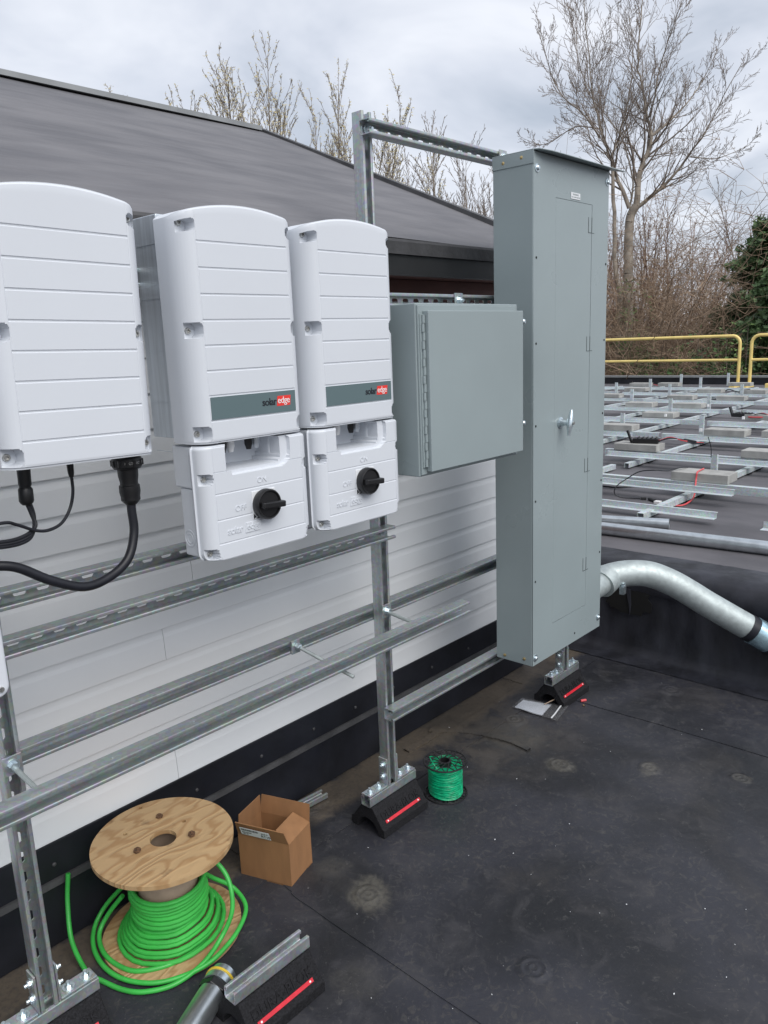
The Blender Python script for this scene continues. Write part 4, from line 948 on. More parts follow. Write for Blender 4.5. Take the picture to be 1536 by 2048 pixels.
def cardboard():
    # corners on the roof: left L, front F, right Rr
    Lc, Fc, Rc = Vector((1.240, 1.819, 0)), Vector((1.302, 1.650, 0)), Vector((1.422, 1.688, 0)); Bc = Lc+(Rc-Fc); h = .147; hv = Vector((0, 0, h)); th = .0035
    t = thing('cardboard_box', 'small open cardboard box with raised flaps and a white shipping label', 'box', tuple(Fc)); b = Fc
    ctr = (Lc+Fc+Rc+Bc)/4
    def wall(name, A, B, z0=Vector((0, 0, 0)), z1=hv, m='card'):
        n = (B-A).cross(Vector((0, 0, 1))).normalized()
        if (A+B-2*ctr).dot(n) > 0: n = -n
        mb = MB(); mb.prism([A+z0-b, B+z0-b, B+z1-b, A+z1-b], n*th); return obj(name, mb, m, t)
    wall('side', Lc, Fc); wall('side', Fc, Rc); wall('side', Rc, Bc); wall('side', Bc, Lc)
    mb = MB(); mb.prism([Lc-b+Vector((0, 0, .001)), Fc-b+Vector((0, 0, .001)), Rc-b+Vector((0, 0, .001)), Bc-b+Vector((0, 0, .001))], (0, 0, .003)); obj('bottom', mb, 'cardin', t)
    def flap(name, A, B, out, up, inset=.004, m='card'):
        e = (B-A).normalized(); n = (B-A).cross(Vector((0, 0, 1))).normalized()
        if (A+B-2*ctr).dot(n) < 0: n = -n
        a = A+hv+e*.001; c = B+hv-e*.001; tip = n*out+Vector((0, 0, up)); fn = tip.cross(e).normalized()*.003
        mb = MB(); mb.prism([a-b, c-b, c+tip-e*inset-b, a+tip+e*inset-b], fn); return obj(name, mb, m, t)
    f1 = flap('flap', Lc, Fc, .018, .050)
    flap('flap', Bc, Lc, -.004, .062); flap('flap', Rc, Bc, .012, .055, .002)
    flap('flap', Fc, Rc, -.052, .030, .012)
    # label across the left flap
    e = (Fc-Lc).normalized(); n = e.cross(Vector((0, 0, 1))).normalized()
    if (Lc+Fc-2*ctr).dot(n) < 0: n = -n
    up = (n*.018+Vector((0, 0, .050))).normalized(); fn = e.cross(up).normalized()
    if fn.dot(n) < 0: fn = -fn
    org = Lc+hv-b+up*.026+e*.072+fn*.0045
    rot = Matrix((( e.x, up.x, fn.x, org.x), (e.y, up.y, fn.y, org.y), (e.z, up.z, fn.z, org.z), (0, 0, 0, 1)))
    mb = MB(); mb.box((-.052, -.016, -.0003), (.052, .016, .0002)); mb.v = [tuple(rot @ Vector(p)) for p in mb.v]; lb = obj('shipping_label', mb, 'labelp', t)
    rnd = random.Random(9); mb = MB(); x = -.048
    while x < .012:
        w = rnd.choice((.0006, .001, .0016)); mb.box((x, .004, .0002), (x+w, .012, .0004)); x += w+rnd.choice((.0006, .0012))
    mb.v = [tuple(rot @ Vector(p)) for p in mb.v]; obj('barcode', mb, 'inkb', lb)
    for s, sz, px, py in (('RT10', .015, .036, -.006), ('BOX CONN', .006, -.03, -.003), ('QTY 25', .0055, -.035, -.0095), ('(8) 55-10', .006, .034, .006)):
        me = text_mesh(s, sz, .0001, .0002); me.transform(rot @ Matrix.Translation((px, py, .0004))); me.materials.clear(); me.materials.append(M['inkb']); obj('lettering', me, 'inkb', lb)
cardboard()

def bits():
    # offcut of channel on the roof behind the cardboard box
    p0 = Vector((1.36, 1.955, .0)); p1 = Vector((1.70, 1.925, .0)); d = p1-p0
    tag(obj('strut_offcut', strut_mb(p0+Vector((0, 0, .0045)), d.length, d, (0, 0, 1), .0206, slots=False), 'galv_x'), 'thin strut offcut lying on the roof behind the cardboard box', 'strut offcut')
    # plastic bag with folded paper
    t = thing('plastic_bag', 'clear zip bag with folded white paper lying by the panel block', 'plastic bag', (2.77, 1.67, 0)); b = Vector((2.77, 1.67, 0))
    c = [Vector(p) for p in ((2.700, 1.771, 0), (2.803, 1.784, 0), (2.862, 1.579, 0), (2.712, 1.551, 0))]
    def patch(u0, u1, v0, v1, z, amp, n=12):
        mb = MB(); vs = []
        for i in range(n+1):
            for j in range(n+1):
                u = u0+(u1-u0)*i/n; v = v0+(v1-v0)*j/n
                p = (c[0]*(1-u)+c[1]*u)*(1-v)+(c[3]*(1-u)+c[2]*u)*v
                vs.append(p-b+Vector((0, 0, z+amp*math.sin(u*5+v*4)*math.sin(v*9)+amp)))
        m = len(vs); vs2 = [v-Vector((0, 0, .0008)) for v in vs]; q = n+1
        mb.add(vs+vs2, [(i*q+j, i*q+j+1, (i+1)*q+j+1, (i+1)*q+j) for i in range(n) for j in range(n)]+[(m+i*q+j, m+(i+1)*q+j, m+(i+1)*q+j+1, m+i*q+j+1) for i in range(n) for j in range(n)]); return mb
    obj('folded_paper', patch(.08, .92, .05, .66, .004, .002), 'paper', t, smooth=True)
    obj('bag_film', patch(0, 1, 0, 1, .0085, .002), 'clear', t, smooth=True)
    obj('zip_strip', patch(.02, .98, .86, .89, .0115, .002), 'labelp', t)
    # wire nut and cap
    t = thing('red_wire_nut', 'small red plastic wire connector on the roof in front of the panel block', 'wire connector', (2.955, 1.558, 0))
    mb = MB(); mb.tube([(-.010, .006, .0065), (.012, -.008, .0065)], [.0062, .0055], 12); obj('cap', mb, 'redwire', t, smooth=True)
    tag(obj('copper_ring', MBl([(.0045, 0), (.0045, .003)], (2.918, 1.535, .003)), 'brass'), 'tiny coppery ring beside the red wire connector', 'ring')
    mb = MB(); mb.tube([(2.80, 1.665, .016), (2.845, 1.640, .030)], .0022, 8); tag(obj('thin_stick', mb, 'kraft'), 'thin pale stick poking from under the panel block', 'stick')
    rnd = random.Random(12); mb = MB()
    D = [(2.231, 1.442), (1.880, 1.300), (2.183, 1.634), (3.016, 1.051), (1.995, .660), (2.065, .571), (1.652, .609), (1.912, .550), (1.871, .838), (2.108, 1.154), (1.859, 1.215), (1.360, .954), (1.787, .529), (2.388, 1.881)]
    for i in range(40): D.append((rnd.uniform(.9, 3.4), rnd.uniform(.3, 1.9)))
    for i, (x, y) in enumerate(D):
        s = rnd.uniform(.0009, .0017) if i < 14 else rnd.uniform(.0005, .0010); a = rnd.uniform(0, 3.14); l = s*rnd.uniform(1, 2.6)
        if any(abs(x-px) < .15 and abs(y-py) < .11 for px, py in ((.563, 1.663), (1.769, 1.663), (2.95, 1.663), (.986, 1.365), (1.33, 1.74), (2.0, 1.6))): continue
        ca, sa = math.cos(a), math.sin(a); mb.prism([(x+l*ca, y+l*sa, .0046), (x-s*sa, y+s*ca, .0046), (x-l*ca, y-l*sa, .0046), (x+s*sa, y-s*ca, .0046)], (0, 0, s*.9))
    stuff(obj('grit', mb, 'labelp'))
def MBl(prof, c):
    mb = MB(); mb.lathe(prof, c, (0, 0, 1), 14); return mb
bits()

# ------------------------------------------------------------------ upper deck: pipes, racking, ballast, rail
ZD = .46
def deck():
    mb = MB(); mb.tube([(4.17, 2.7, ZD+.032), (4.445, 1.803, ZD+.032)], .032, 24, caps=False); mb.tube([(4.17, 2.7, ZD+.032), (4.445, 1.803, ZD+.032)], .028, 24, caps=False)
    tag(obj('steel_pipe', mb, 'emt', smooth=True, fix=False), 'shorter steel pipe with open end on the upper roof behind the long pipe', 'pipe', 'pipes on the upper roof')
    mb = MB(); mb.tube([(4.06, 2.9, ZD+.037), (4.19, 1.18, ZD+.037), (4.27, .1, ZD+.037)], .037, 28)
    o = obj('steel_pipe', mb, 'emt', smooth=True); tag(o, 'long bright steel pipe running right along the upper roof edge', 'pipe', 'pipes on the upper roof')
    # racking: rows along Y, cross members along X
    r = thing('solar_racking_frame', 'low galvanized solar racking with rows of rails and short uprights across the upper roof', 'racking', (5.2, 2.0, ZD))
    b = Vector((5.2, 2.0, ZD))
    def P(name, mb, m='galv_y', **kw): return obj(name, MBshift(mb, b), m, r, **kw)
    def front(x, y0, y1, z=.555):        # Z-shaped front rail: web with bright bottom flange
        mb = MB(); mb.box((x-.01, y0, z-.006), (x+.044, y1, z-.003)); mb.box((x+.0445, y0, z-.006), (x+.0475, y1, z+.030)); mb.box((x+.048, y0, z+.027), (x+.066, y1, z+.030)); P('front_rail', mb)
    def back(x, y0, y1, z=.518):
        mb = MB(); mb.box((x-.012, y0, z), (x-.009, y1, z+.055)); mb.box((x-.0085, y0, z+.052), (x+.040, y1, z+.055)); mb.box((x+.0035, y0, z), (x+.045, y1, z+.003)); P('back_rail', mb)
    def cross(y, x0, x1):
        mb = MB(); mb.box((x0, y-.022, ZD+.012), (x1, y-.019, ZD+.052)); mb.box((x0, y-.0185, ZD+.049), (x1, y+.0185, ZD+.052)); mb.box((x0, y+.019, ZD+.012), (x1, y+.022, ZD+.052)); P('cross_member', mb)
        n = int((x1-x0)/1.27)
    # (front rails) x, y start, y end
    FR = [(4.66, 1.62, 3.4), (5.19, 1.70, 3.6), (6.44, -.2, 3.22), (7.70, -.6, 2.225+1.0), (7.72, 3.58, 5.2), (8.97, -.8, 3.22), (9.02, 3.60, 6), (10.35, 3.62, 6.9), (10.4, -1, 3.3), (11.68, 3.61, 5.25), (11.7, -1, 3.2), (11.8, 5.6, 8), (13.0, 3.9, 6.2), (13.0, -1, 3.3), (13.05, 6.6, 9), (14.3, 4.3, 9.4), (14.35, -1, 3.8)]
    FR = [f if i != 3 else (7.70, -.6, 3.22) for i, f in enumerate(FR)]
    for i, (x, y0, y1) in enumerate(FR):
        front(x, y0, y1, .505 if i == 0 else .548)
        if i: back(x+.205, y0-.22 if y0 > 1 else y0, y1+.10 if i != 1 else 3.6)
    for (y, x0, x1) in ((2.03, 4.55, 7.9), (2.95, 6.3, 15.5), (3.02, 5.2, 6.2), (3.85, 6.3, 15.5), (4.75, 7.6, 15.6), (5.65, 9, 15.6), (6.55, 10.2, 15.6), (7.45, 11.5, 15.6), (2.05, 8.9, 15.0), (1.1, 6.4, 15)):
        cross(y, x0, x1)
    ST = [(5.89, 2.07, .70), (8.25, 3.93, .73), (8.24, 3.045, .73), (10.15, 4.17, .74), (11.06, 4.0, .74), (11.64, 5.4, .74), (12.92, 5.33, .74), (12.94, 4.18, .74), (13.2, 6.42, .74), (13.97, 6.13, .76), (14.52, 5.42, .76), (15.5, 6.17, .76), (15.9, 5.4, .76)]
    for (x, y, z) in ST:
        mb = MB(); mb.box((x, y-.022, ZD+.053), (x+.003, y+.022, z)); mb.box((x+.0035, y-.022, ZD+.053), (x+.03, y-.019, z)); mb.box((x+.0035, y+.019, ZD+.053), (x+.03, y+.022, z)); P('upright', mb)
    for (x, y) in ((5.19, 2.03), (6.44, 2.95), (6.44, 2.03), (7.70, 2.95), (8.97, 3.85), (10.35, 3.85), (7.7, 2.05), (8.97, 2.95), (10.35, 4.75)):
        for dx in (.03, .25):
            mb = MB(); mb.box((x+dx, y-.03, ZD), (x+dx+.09, y+.03, ZD+.0115)); P('rubber_pad', mb, 'rubber')
        mb = MB(); mb.box((x+.27, y-.012, .60), (x+.29, y+.012, .632)); P('clip', mb, 'whitep')
    # ballast blocks
    BL = [(5.41, 1.80, 'nearest racking row with a red wire across it', 0), (6.60, 2.82, 'second racking row carrying a black module', 1), (6.62, 1.72, 'second racking row at the right picture edge', 2),
          (7.90, 2.50, 'third racking row in the middle', 3), (7.95, 1.97, 'third racking row at the right picture edge', 4), (7.92, 3.66, 'third racking row beside the tall panel', 5), (9.31, 3.78, 'fourth racking row beside a white clip', 6), (9.42, 2.60, 'fourth racking row under red and black leads', 7),
          (10.57, 4.60, 'fifth racking row, left of two', 8), (10.60, 3.93, 'fifth racking row, right of two', 9), (11.88, 4.54, 'sixth racking row, middle', 10), (11.9, 3.80, 'sixth racking row, right', 11), (11.95, 5.76, 'sixth racking row, half behind the tall panel', 12),
          (13.35, 5.94, 'seventh racking row, left', 13), (13.25, 4.60, 'seventh racking row, middle', 14), (13.2, 3.9, 'seventh racking row, right', 15), (14.62, 6.44, 'eighth racking row, leftmost', 16), (14.70, 5.90, 'eighth racking row, second from left', 17), (14.88, 4.66, 'eighth racking row, near the yellow rail foot', 18)]
    rnd = random.Random(6); proto = None
    mbp = MB(); mbp.box((0, 0, 0), (.195, .395, .062)); 
    for i, (x, y, lb, k) in enumerate(BL):
        if proto is None:
            proto = obj('ballast_block', mbp, 'paver', bevel=.004); o = proto
        else:
            o = proto.copy(); COL.objects.link(o)
        o.location = (x, y, .5745); o.rotation_euler = (0, 0, rnd.uniform(-.02, .02)); tag(o, 'grey concrete ballast block in the '+lb, 'concrete block', 'concrete ballast blocks on the racking')
    # leads and modules
    def lead(name, pts, rad, m, label, cat='wire', group=None):
        mb = MB(); mb.tube(smoothpts(pts, 8), rad, 8); o = obj(name, mb, m, smooth=True); tag(o, label, cat, group); return o
    lead('black_lead', [(5.60, 2.15, .642), (5.40, 2.168, .66), (5.281, 2.172, .66), (5.156, 2.200, .68), (5.167, 2.318, .66), (5.20, 2.42, .60), (5.10, 2.46, .55), (5.08, 2.46, .50), (5.10, 2.42, .475), (5.137, 2.356, .469), (5.154, 2.305, .469)], .0042, 'cable', 'thin black lead looping left from the nearest ballast block down to the roof')
    lead('red_lead', [(5.58, 2.03, .643), (5.444, 2.016, .645), (5.400, 2.009, .638), (5.385, 2.008, .59), (5.284, 1.978, .50), (5.161, 1.967, .478), (5.083, 1.989, .468), (5.047, 2.067, .468), (5.062, 2.112, .468)], .0055, 'redwire', 'red lead draped over the nearest ballast block')
    t = thing('lead_connector', 'black plug joining the red and black leads on the upper roof', 'connector', (5.12, 2.2, ZD))
    mb = MB(); mb.tube([(.03, .10, .012), (.045, .065, .012)], .009, 10); obj('plug', mb, 'plasticblk', t); mb = MB(); mb.tube([(.045, .045, .012), (.0, -.02, .012)], .011, 10); obj('socket', mb, 'plasticblk', t); mb = MB(); mb.box((-.05, -.07, .003), (-.01, -.03, .02)); obj('tape_tag', mb, 'whitep', t)
    lead('black_lead', [(5.42, 2.95, .47), (5.462, 2.735, .467), (5.471, 2.629, .467), (5.58, 2.54, .467)], .006, 'cable', 'black lead on the upper roof close beside the tall panel')
    for (x, y, z, rot, lb) in ((6.70, 2.98, .638, .25, 'black power module lying across the ballast block in the second racking row'), (9.50, 3.05, .60, -.15, 'black power module with red leads in the fourth racking row'), (15.2, 6.9, .53, .2, 'black power module far back near the parapet beside the tall panel')):
        t = thing('power_module', lb, 'power module', (x, y, z), 'black power modules on the racking')
        t.rotation_euler = (0, 0, rot)
        mb = MB(); mb.box((-.05, -.13, 0), (.05, .09, .045)); bo = obj('housing', mb, 'plasticblk', t, bevel=.005)
        for k in range(5): mb = MB(); mb.box((-.045, -.11+.038*k, .0455), (.045, -.10+.038*k, .053)); obj('cooling_fin', mb, 'plasticblk', bo)
        mb = MB(); mb.box((-.02, .095, .0), (.02, .112, .12), Matrix.Rotation(R(-20), 3, 'X'), (0, .1, 0)); obj('bracket', mb, 'plasticblk', t)
        for s, m_ in ((-1, 'cable'), (1, 'redwire'), (0, 'cable')):
            q = smoothpts([(.03*s, -.13, .02), (.05*s, -.22, .05), (.02-.03*s, -.33, .03), (-.03+.05*s, -.42, .015), (.02*s, -.50, .01)], 6); mb = MB(); mb.tube(q, .005, 6); obj('lead', mb, m_, t, smooth=True)
        mb = MB(); mb.tube([(.03, -.34, .03), (-.02, -.44, .02)], .014, 8); obj('plug', mb, 'plasticblk', t)
    lead('red_lead', [(9.42, 2.95, .61), (9.40, 2.85, .612), (9.50, 2.6, .612), (9.5, 2.2, .62), (9.4, 1.6, .615)], .007, 'redwire', 'red lead running right from the fourth racking row to the picture edge')
    lead('cable_tie', [(5.87, 2.085, .68), (5.875, 2.09, .75), (5.86, 2.11, .835)], .003, 'cable', 'black cable tie sticking up from the nearest racking upright', 'cable tie')
    lead('black_lead', [(13.3, 4.55, .61), (13.2, 4.45, .64), (13.2, 4.3, .6), (13.25, 4.15, .64), (13.3, 4.3, .63)], .008, 'cable', 'looped dark lead between blocks of the seventh racking row')
    mb = MB(); mb.box((4.70, .9, ZD), (4.76, 1.37, ZD+.003)); mb.box((4.763, .9, ZD), (4.766, 1.37, ZD+.04)); tag(obj('angle_offcut', mb, 'galv_y'), 'loose galvanized angle on the upper roof at the right picture edge', 'metal angle')
deck()

def railings():
    def rail(label, y_end, y_far, s):
        t = thing('yellow_guard_rail', label, 'guard rail', (16.35, y_end, ZD), 'yellow roof guard rails'); zt, zm = 1.0, .53; r = .15
        pts = [(0, 0, .03), (0, 0, zt-r)]
        for k in range(1, 8): a = R(90*k/7); pts.append((0, s*(r-r*math.cos(a)), zt-r+r*math.sin(a)))
        L_ = abs(y_far-y_end); pts.append((0, s*(L_-r), zt))
        for k in range(1, 8): a = R(90*k/7); pts.append((0, s*(L_-r+r*math.sin(a)), zt-r+r*math.cos(a)))
        pts.append((0, s*L_, .03)); mb = MB(); mb.tube(pts, .031, 14); obj('frame', mb, 'yellow', t, smooth=True)
        mb = MB(); mb.tube([(0, s*.02, zm), (0, s*(L_-.02), zm)], .027, 12); obj('mid_rail', mb, 'yellow', t, smooth=True)
        for yy in (0, s*L_):
            mb = MB(); mb.box((-.35, yy-.06, .0), (.10, yy+.06, .02)); mb.box((-.05, yy-.045, .021), (.05, yy+.045, .09)); mb.box((-.34, yy-.045, .021), (-.26, yy+.045, .07)); obj('foot', mb, 'yellow', t, bevel=.004)
    rail('yellow tubular guard rail ending with a rounded corner, left of the gap', 5.36, 8.9, 1)
    rail('yellow tubular guard rail at the right picture edge, right of the gap', 5.14, 2.2, -1)
    mb = MB(); mb.box((16.0, 4.60, ZD), (16.30, 4.75, ZD+.09)); tag(obj('rail_weight', mb, 'yellow', bevel=.01), 'small yellow base block by the foot of the right guard rail', 'base block')
railings()

# ------------------------------------------------------------------ trees
def fast_tubes(name, segs, m, k=4, parent=None):
    """segs: array (N,8): p0 xyz r0 p1 xyz r1"""
    S = np.array(segs, dtype=np.float64); N = len(S)
    p0, r0, p1, r1 = S[:, 0:3], S[:, 3], S[:, 4:7], S[:, 7]
    d = p1-p0; ln = np.linalg.norm(d, axis=1, keepdims=True); d /= np.maximum(ln, 1e-9)
    h = np.where(np.abs(d[:, 2:3]) < .9, np.array([[0, 0, 1.]]), np.array([[1., 0, 0]]))
    a = np.cross(d, h); a /= np.linalg.norm(a, axis=1, keepdims=True); b = np.cross(d, a)
    ang = np.arange(k)*2*math.pi/k; ca, sa = np.cos(ang), np.sin(ang)
    off = a[:, None, :]*ca[None, :, None]+b[:, None, :]*sa[None, :, None]
    v0 = p0[:, None, :]+off*r0[:, None, None]; v1 = p1[:, None, :]+off*r1[:, None, None]
    V = np.concatenate([v0, v1], axis=1).reshape(-1, 3)
    base = np.arange(N)[:, None, None]*(2*k); q = np.array([[i, (i+1) % k, k+(i+1) % k, k+i] for i in range(k)])[None]
    F = (base+q).reshape(-1, 4)
    return fast_mesh(name, V, F, m, parent, True)
def fast_mesh(name, V, F, m, parent=None, smooth=False):
    me = bpy.data.meshes.new(name); nf, c = F.shape
    me.vertices.add(len(V)); me.vertices.foreach_set('co', V.astype(np.float32).ravel())
    me.loops.add(nf*c); me.loops.foreach_set('vertex_index', F.astype(np.int32).ravel())
    me.polygons.add(nf); me.polygons.foreach_set('loop_start', np.arange(nf, dtype=np.int32)*c)
    if smooth: me.polygons.foreach_set('use_smooth', np.ones(nf, dtype=bool))
    me.update(); me.materials.append(M[m])
    o = bpy.data.objects.new(name, me); COL.objects.link(o)
    if parent is not None: o.parent = parent
    return o

def grow(rnd, p, d, L, r, level, out, P):
    """recursive branch; P: dict(n, wander, trop, kids, ratio, spread, maxlevel)"""
    n = max(3, int(P['n']-level)); seg = L/n; x, y, z = p; dx, dy, dz = d; pts = [(x, y, z, r)]
    for i in range(n):
        w = P['wander']*(1+.25*level)
        dx += rnd.gauss(0, w); dy += rnd.gauss(0, w); dz += rnd.gauss(0, w)+P['trop']
        l = math.sqrt(dx*dx+dy*dy+dz*dz); dx /= l; dy /= l; dz /= l
        x += dx*seg; y += dy*seg; z += dz*seg; rr = r*(1-(i+1)/n*.72) if level else r*(1-(i+1)/n*.6)
        pts.append((x, y, z, max(rr, P['rmin'])))
    for a, b in zip(pts[:-1], pts[1:]): out[min(level, 3)].append((*a, *b))
    if level >= P['max']:
        out['tips'].append(pts[-1][:3]); out['tips'].append(pts[len(pts)//2][:3]); return
    kids(rnd, pts, L, level, out, P)
def kids(rnd, pts, L, level, out, P, k0=.25):
    nk = P['kids'][min(level, len(P['kids'])-1)]
    for j in range(nk):
        t = k0+(1-k0)*(j+rnd.random())/nk; f = t*(len(pts)-1); i = min(int(f), len(pts)-2); u = f-i
        a, b = pts[i], pts[i+1]; p = [a[q]+(b[q]-a[q])*u for q in range(4)]
        ax = Vector((b[0]-a[0], b[1]-a[1], b[2]-a[2])).normalized()
        o = ax.orthogonal().normalized(); o.rotate(Matrix.Rotation(rnd.uniform(0, 6.283), 3, ax))
        sp = math.tan(P['spread']*rnd.uniform(.6, 1.25)); dd = (ax+o*sp).normalized()
        l2 = L*P['ratio']*rnd.uniform(.65, 1.15)*(1-.45*t if level == 0 else 1-.25*t)
        grow(rnd, p[:3], tuple(dd), l2, max(p[3]*.55, P['rmin']), level+1, out, P)
def newout(): return {0: [], 1: [], 2: [], 3: [], 'tips': []}

def leaf_quads(rnd, tips, n, spread, size, up=.3):
    V = []; F = []
    for t in tips:
        for _ in range(n):
            c = Vector((t[0]+rnd.gauss(0, spread), t[1]+rnd.gauss(0, spread), t[2]+rnd.gauss(0, spread)))
            a = Vector((rnd.gauss(0, 1), rnd.gauss(0, 1), rnd.gauss(0, 1)+up)).normalized(); b = a.orthogonal().normalized(); s = size*rnd.uniform(.6, 1.5)
            o = len(V); V += [c-a*s, c+b*s*.45, c+a*s, c-b*s*.45]; F.append((o, o+1, o+2, o+3))
    return np.array([tuple(v) for v in V]), np.array(F)

def cottonwood():
    rnd = random.Random(21); D = 26.0; d0 = Vector((.902, .432, 0)).normalized(); rr = Vector((d0.y, -d0.x, 0))
    o0 = d0*D; o0.z = -4.8
    t = thing('bare_cottonwood_tree', 'tall bare pale-barked tree with spreading limbs, rising behind the tall panel', 'tree', tuple(o0))
    LM = dict(T=[(0.12, -4.8), (0.12, -1), (0.12, 2.61), (0.11, 3.37), (0.12, 4.86), (0.28, 5.34)],
     A=[(0.28, 5.34), (0.37, 6.29), (0.55, 6.75), (0.67, 7.25), (0.56, 7.77), (0.37, 8.62), (0.23, 9.32), (0.25, 10.21), (0.32, 11.12)],
     B=[(0.67, 7.25), (1.27, 7.79), (1.71, 8.28), (2.09, 8.86), (2.50, 9.77)],
     C=[(0.30, 5.24), (1.06, 5.80), (1.60, 6.41), (2.09, 7.05), (2.42, 7.70), (2.91, 8.62)],
     D=[(0.11, 5.26), (-0.31, 6.21), (-0.47, 6.71), (-0.73, 7.35), (-0.89, 7.94), (-1.05, 8.56), (-1.14, 9.50), (-1.28, 10.65), (-1.25, 11.36)],
     E=[(-0.47, 6.71), (-0.29, 7.12), (-0.16, 7.71), (-0.05, 8.21), (0.09, 9.11), (0.05, 10.02), (-0.05, 10.83)],
     F=[(-0.78, 7.26), (-1.29, 7.89), (-1.79, 8.27), (-2.15, 8.93), (-2.41, 9.85)],
     G=[(-0.83, 7.51), (-1.53, 7.72), (-2.44, 7.41), (-3.01, 7.64)],
     H=[(0.59, 7.77), (0.73, 8.30), (0.85, 9.01), (1.06, 9.66), (1.35, 10.45), (1.51, 10.90)],
     I=[(1.74, 6.49), (2.44, 6.33), (3.29, 6.56)],
     J=[(0.10, 5.35), (0.18, 6.07), (-0.15, 7.38), (-0.65, 8.19), (-1.10, 8.80), (-1.56, 10.01), (-1.63, 11.06)],
     K=[(0.45, 6.66), (1.02, 6.79), (1.68, 6.77), (1.99, 6.23)],
     S=[(-0.20, -4.8), (-0.16, 0), (-0.12, 2.62), (-0.27, 3.50), (-0.34, 5.15), (-0.42, 6.37)])
    rad = dict(T=(.20, .125), A=(.100, .015), B=(.046, .008), C=(.066, .009), D=(.066, .010), E=(.043, .008), F=(.030, .007), G=(.022, .006), H=(.030, .008), I=(.018, .006), J=(.032, .008), K=(.022, .006), S=(.115, .05))
    dep = dict(T=(0, 0), A=(0, .5), B=(.2, 1.6), C=(0, -.9), D=(0, -.6), E=(-.2, 1.0), F=(-.3, -1.9), G=(-.3, .8), H=(.2, -1.2), I=(-.3, -.8), J=(.3, 1.9), K=(.1, 1.2), S=(-.4, -.2))
    out = newout(); P = dict(n=9, wander=.075, trop=.060, kids=[12, 7, 5, 3], ratio=.46, spread=.66, max=3, rmin=.0050)
    trunk = []
    for k, pl in LM.items():
        n = len(pl); pts = []
        for i, (a, z) in enumerate(pl):
            u = i/(n-1); dp = dep[k][0]+(dep[k][1]-dep[k][0])*u; r = rad[k][0]*(rad[k][1]/rad[k][0])**u
            p = rr*a+d0*dp; pts.append((p.x, p.y, z+4.8, r))
        q = smoothpts([p[:3] for p in pts], 4); m = len(q); qq = []
        for i, v in enumerate(q):
            f = i/(m-1)*(n-1); j = min(int(f), n-2); r = pts[j][3]+(pts[j+1][3]-pts[j][3])*(f-j); qq.append((v.x+rnd.gauss(0, .012), v.y+rnd.gauss(0, .012), v.z, r))
        for a, b in zip(qq[:-1], qq[1:]): trunk.append((*a, *b))
        if k not in 'TS':
            L = sum((Vector(a[:3])-Vector(b[:3])).length for a, b in zip(qq[:-1], qq[1:]))
            Pk = dict(P); Pk['kids'] = [max(11, int(L*6.5)), 6, 3]; kids(rnd, qq, max(L, 2.4)*.75, 0, out, Pk, .06)
    fast_tubes('trunk', trunk, 'bark', 7, t)
    fast_tubes('crown', out[1]+out[2]+out[3], 'twig', 3, t)
cottonwood()

def bud_tree(seed, az, dist, ztop, wid, label, buds=True, mtw='twig', base=-5., group='budding trees behind the sloping roof', name='budding_tree', stems=6, kd=(34, 8, 4), sprd=.42, k0=.46, rm=.0062, trunk=.007):
    rnd = random.Random(seed); x, y = az[0]*dist, az[1]*dist; H = ztop-base
    t = thing(name, label, 'tree', (x, y, base), group); out = newout()
    for st in range(stems):
        a = 6.283*(st+rnd.random()*.6)/stems; h = H*(1. if st == 0 else rnd.uniform(.80, .95)); lean = wid*rnd.uniform(.6, 1.1)/H if st else .01
        P = dict(n=14, wander=.035, trop=.02, kids=list(kd), ratio=.155, spread=sprd, max=3, rmin=rm)
        n = 14; px, py, pz = .12*math.cos(a), .12*math.sin(a), 0.; dx, dy, dz = lean*math.cos(a)*1.2, lean*math.sin(a)*1.2, 1.; pts = [(px, py, pz, H*trunk)]
        for i in range(n):
            dx += rnd.gauss(0, .035); dy += rnd.gauss(0, .035); l = math.sqrt(dx*dx+dy*dy+1); q = h/n
            px += dx/l*q; py += dy/l*q; pz += q; pts.append((px, py, pz, max(rm, H*trunk*(1-(i+1)/n*.93))))
        for p, q in zip(pts[:-1], pts[1:]): out[0].append((*p, *q))
        kids(rnd, pts, H, 0, out, P, k0)
    fast_tubes('trunk', out[0], 'bark' if mtw != 'twigred' else 'twigred', 6, t)
    fast_tubes('crown', out[1]+out[2]+out[3], mtw, 3, t)
    if buds:
        V, F = leaf_quads(rnd, out['tips'][::2], 1, .03, .034); fast_mesh('buds', V, F, 'bud', t)
    return t
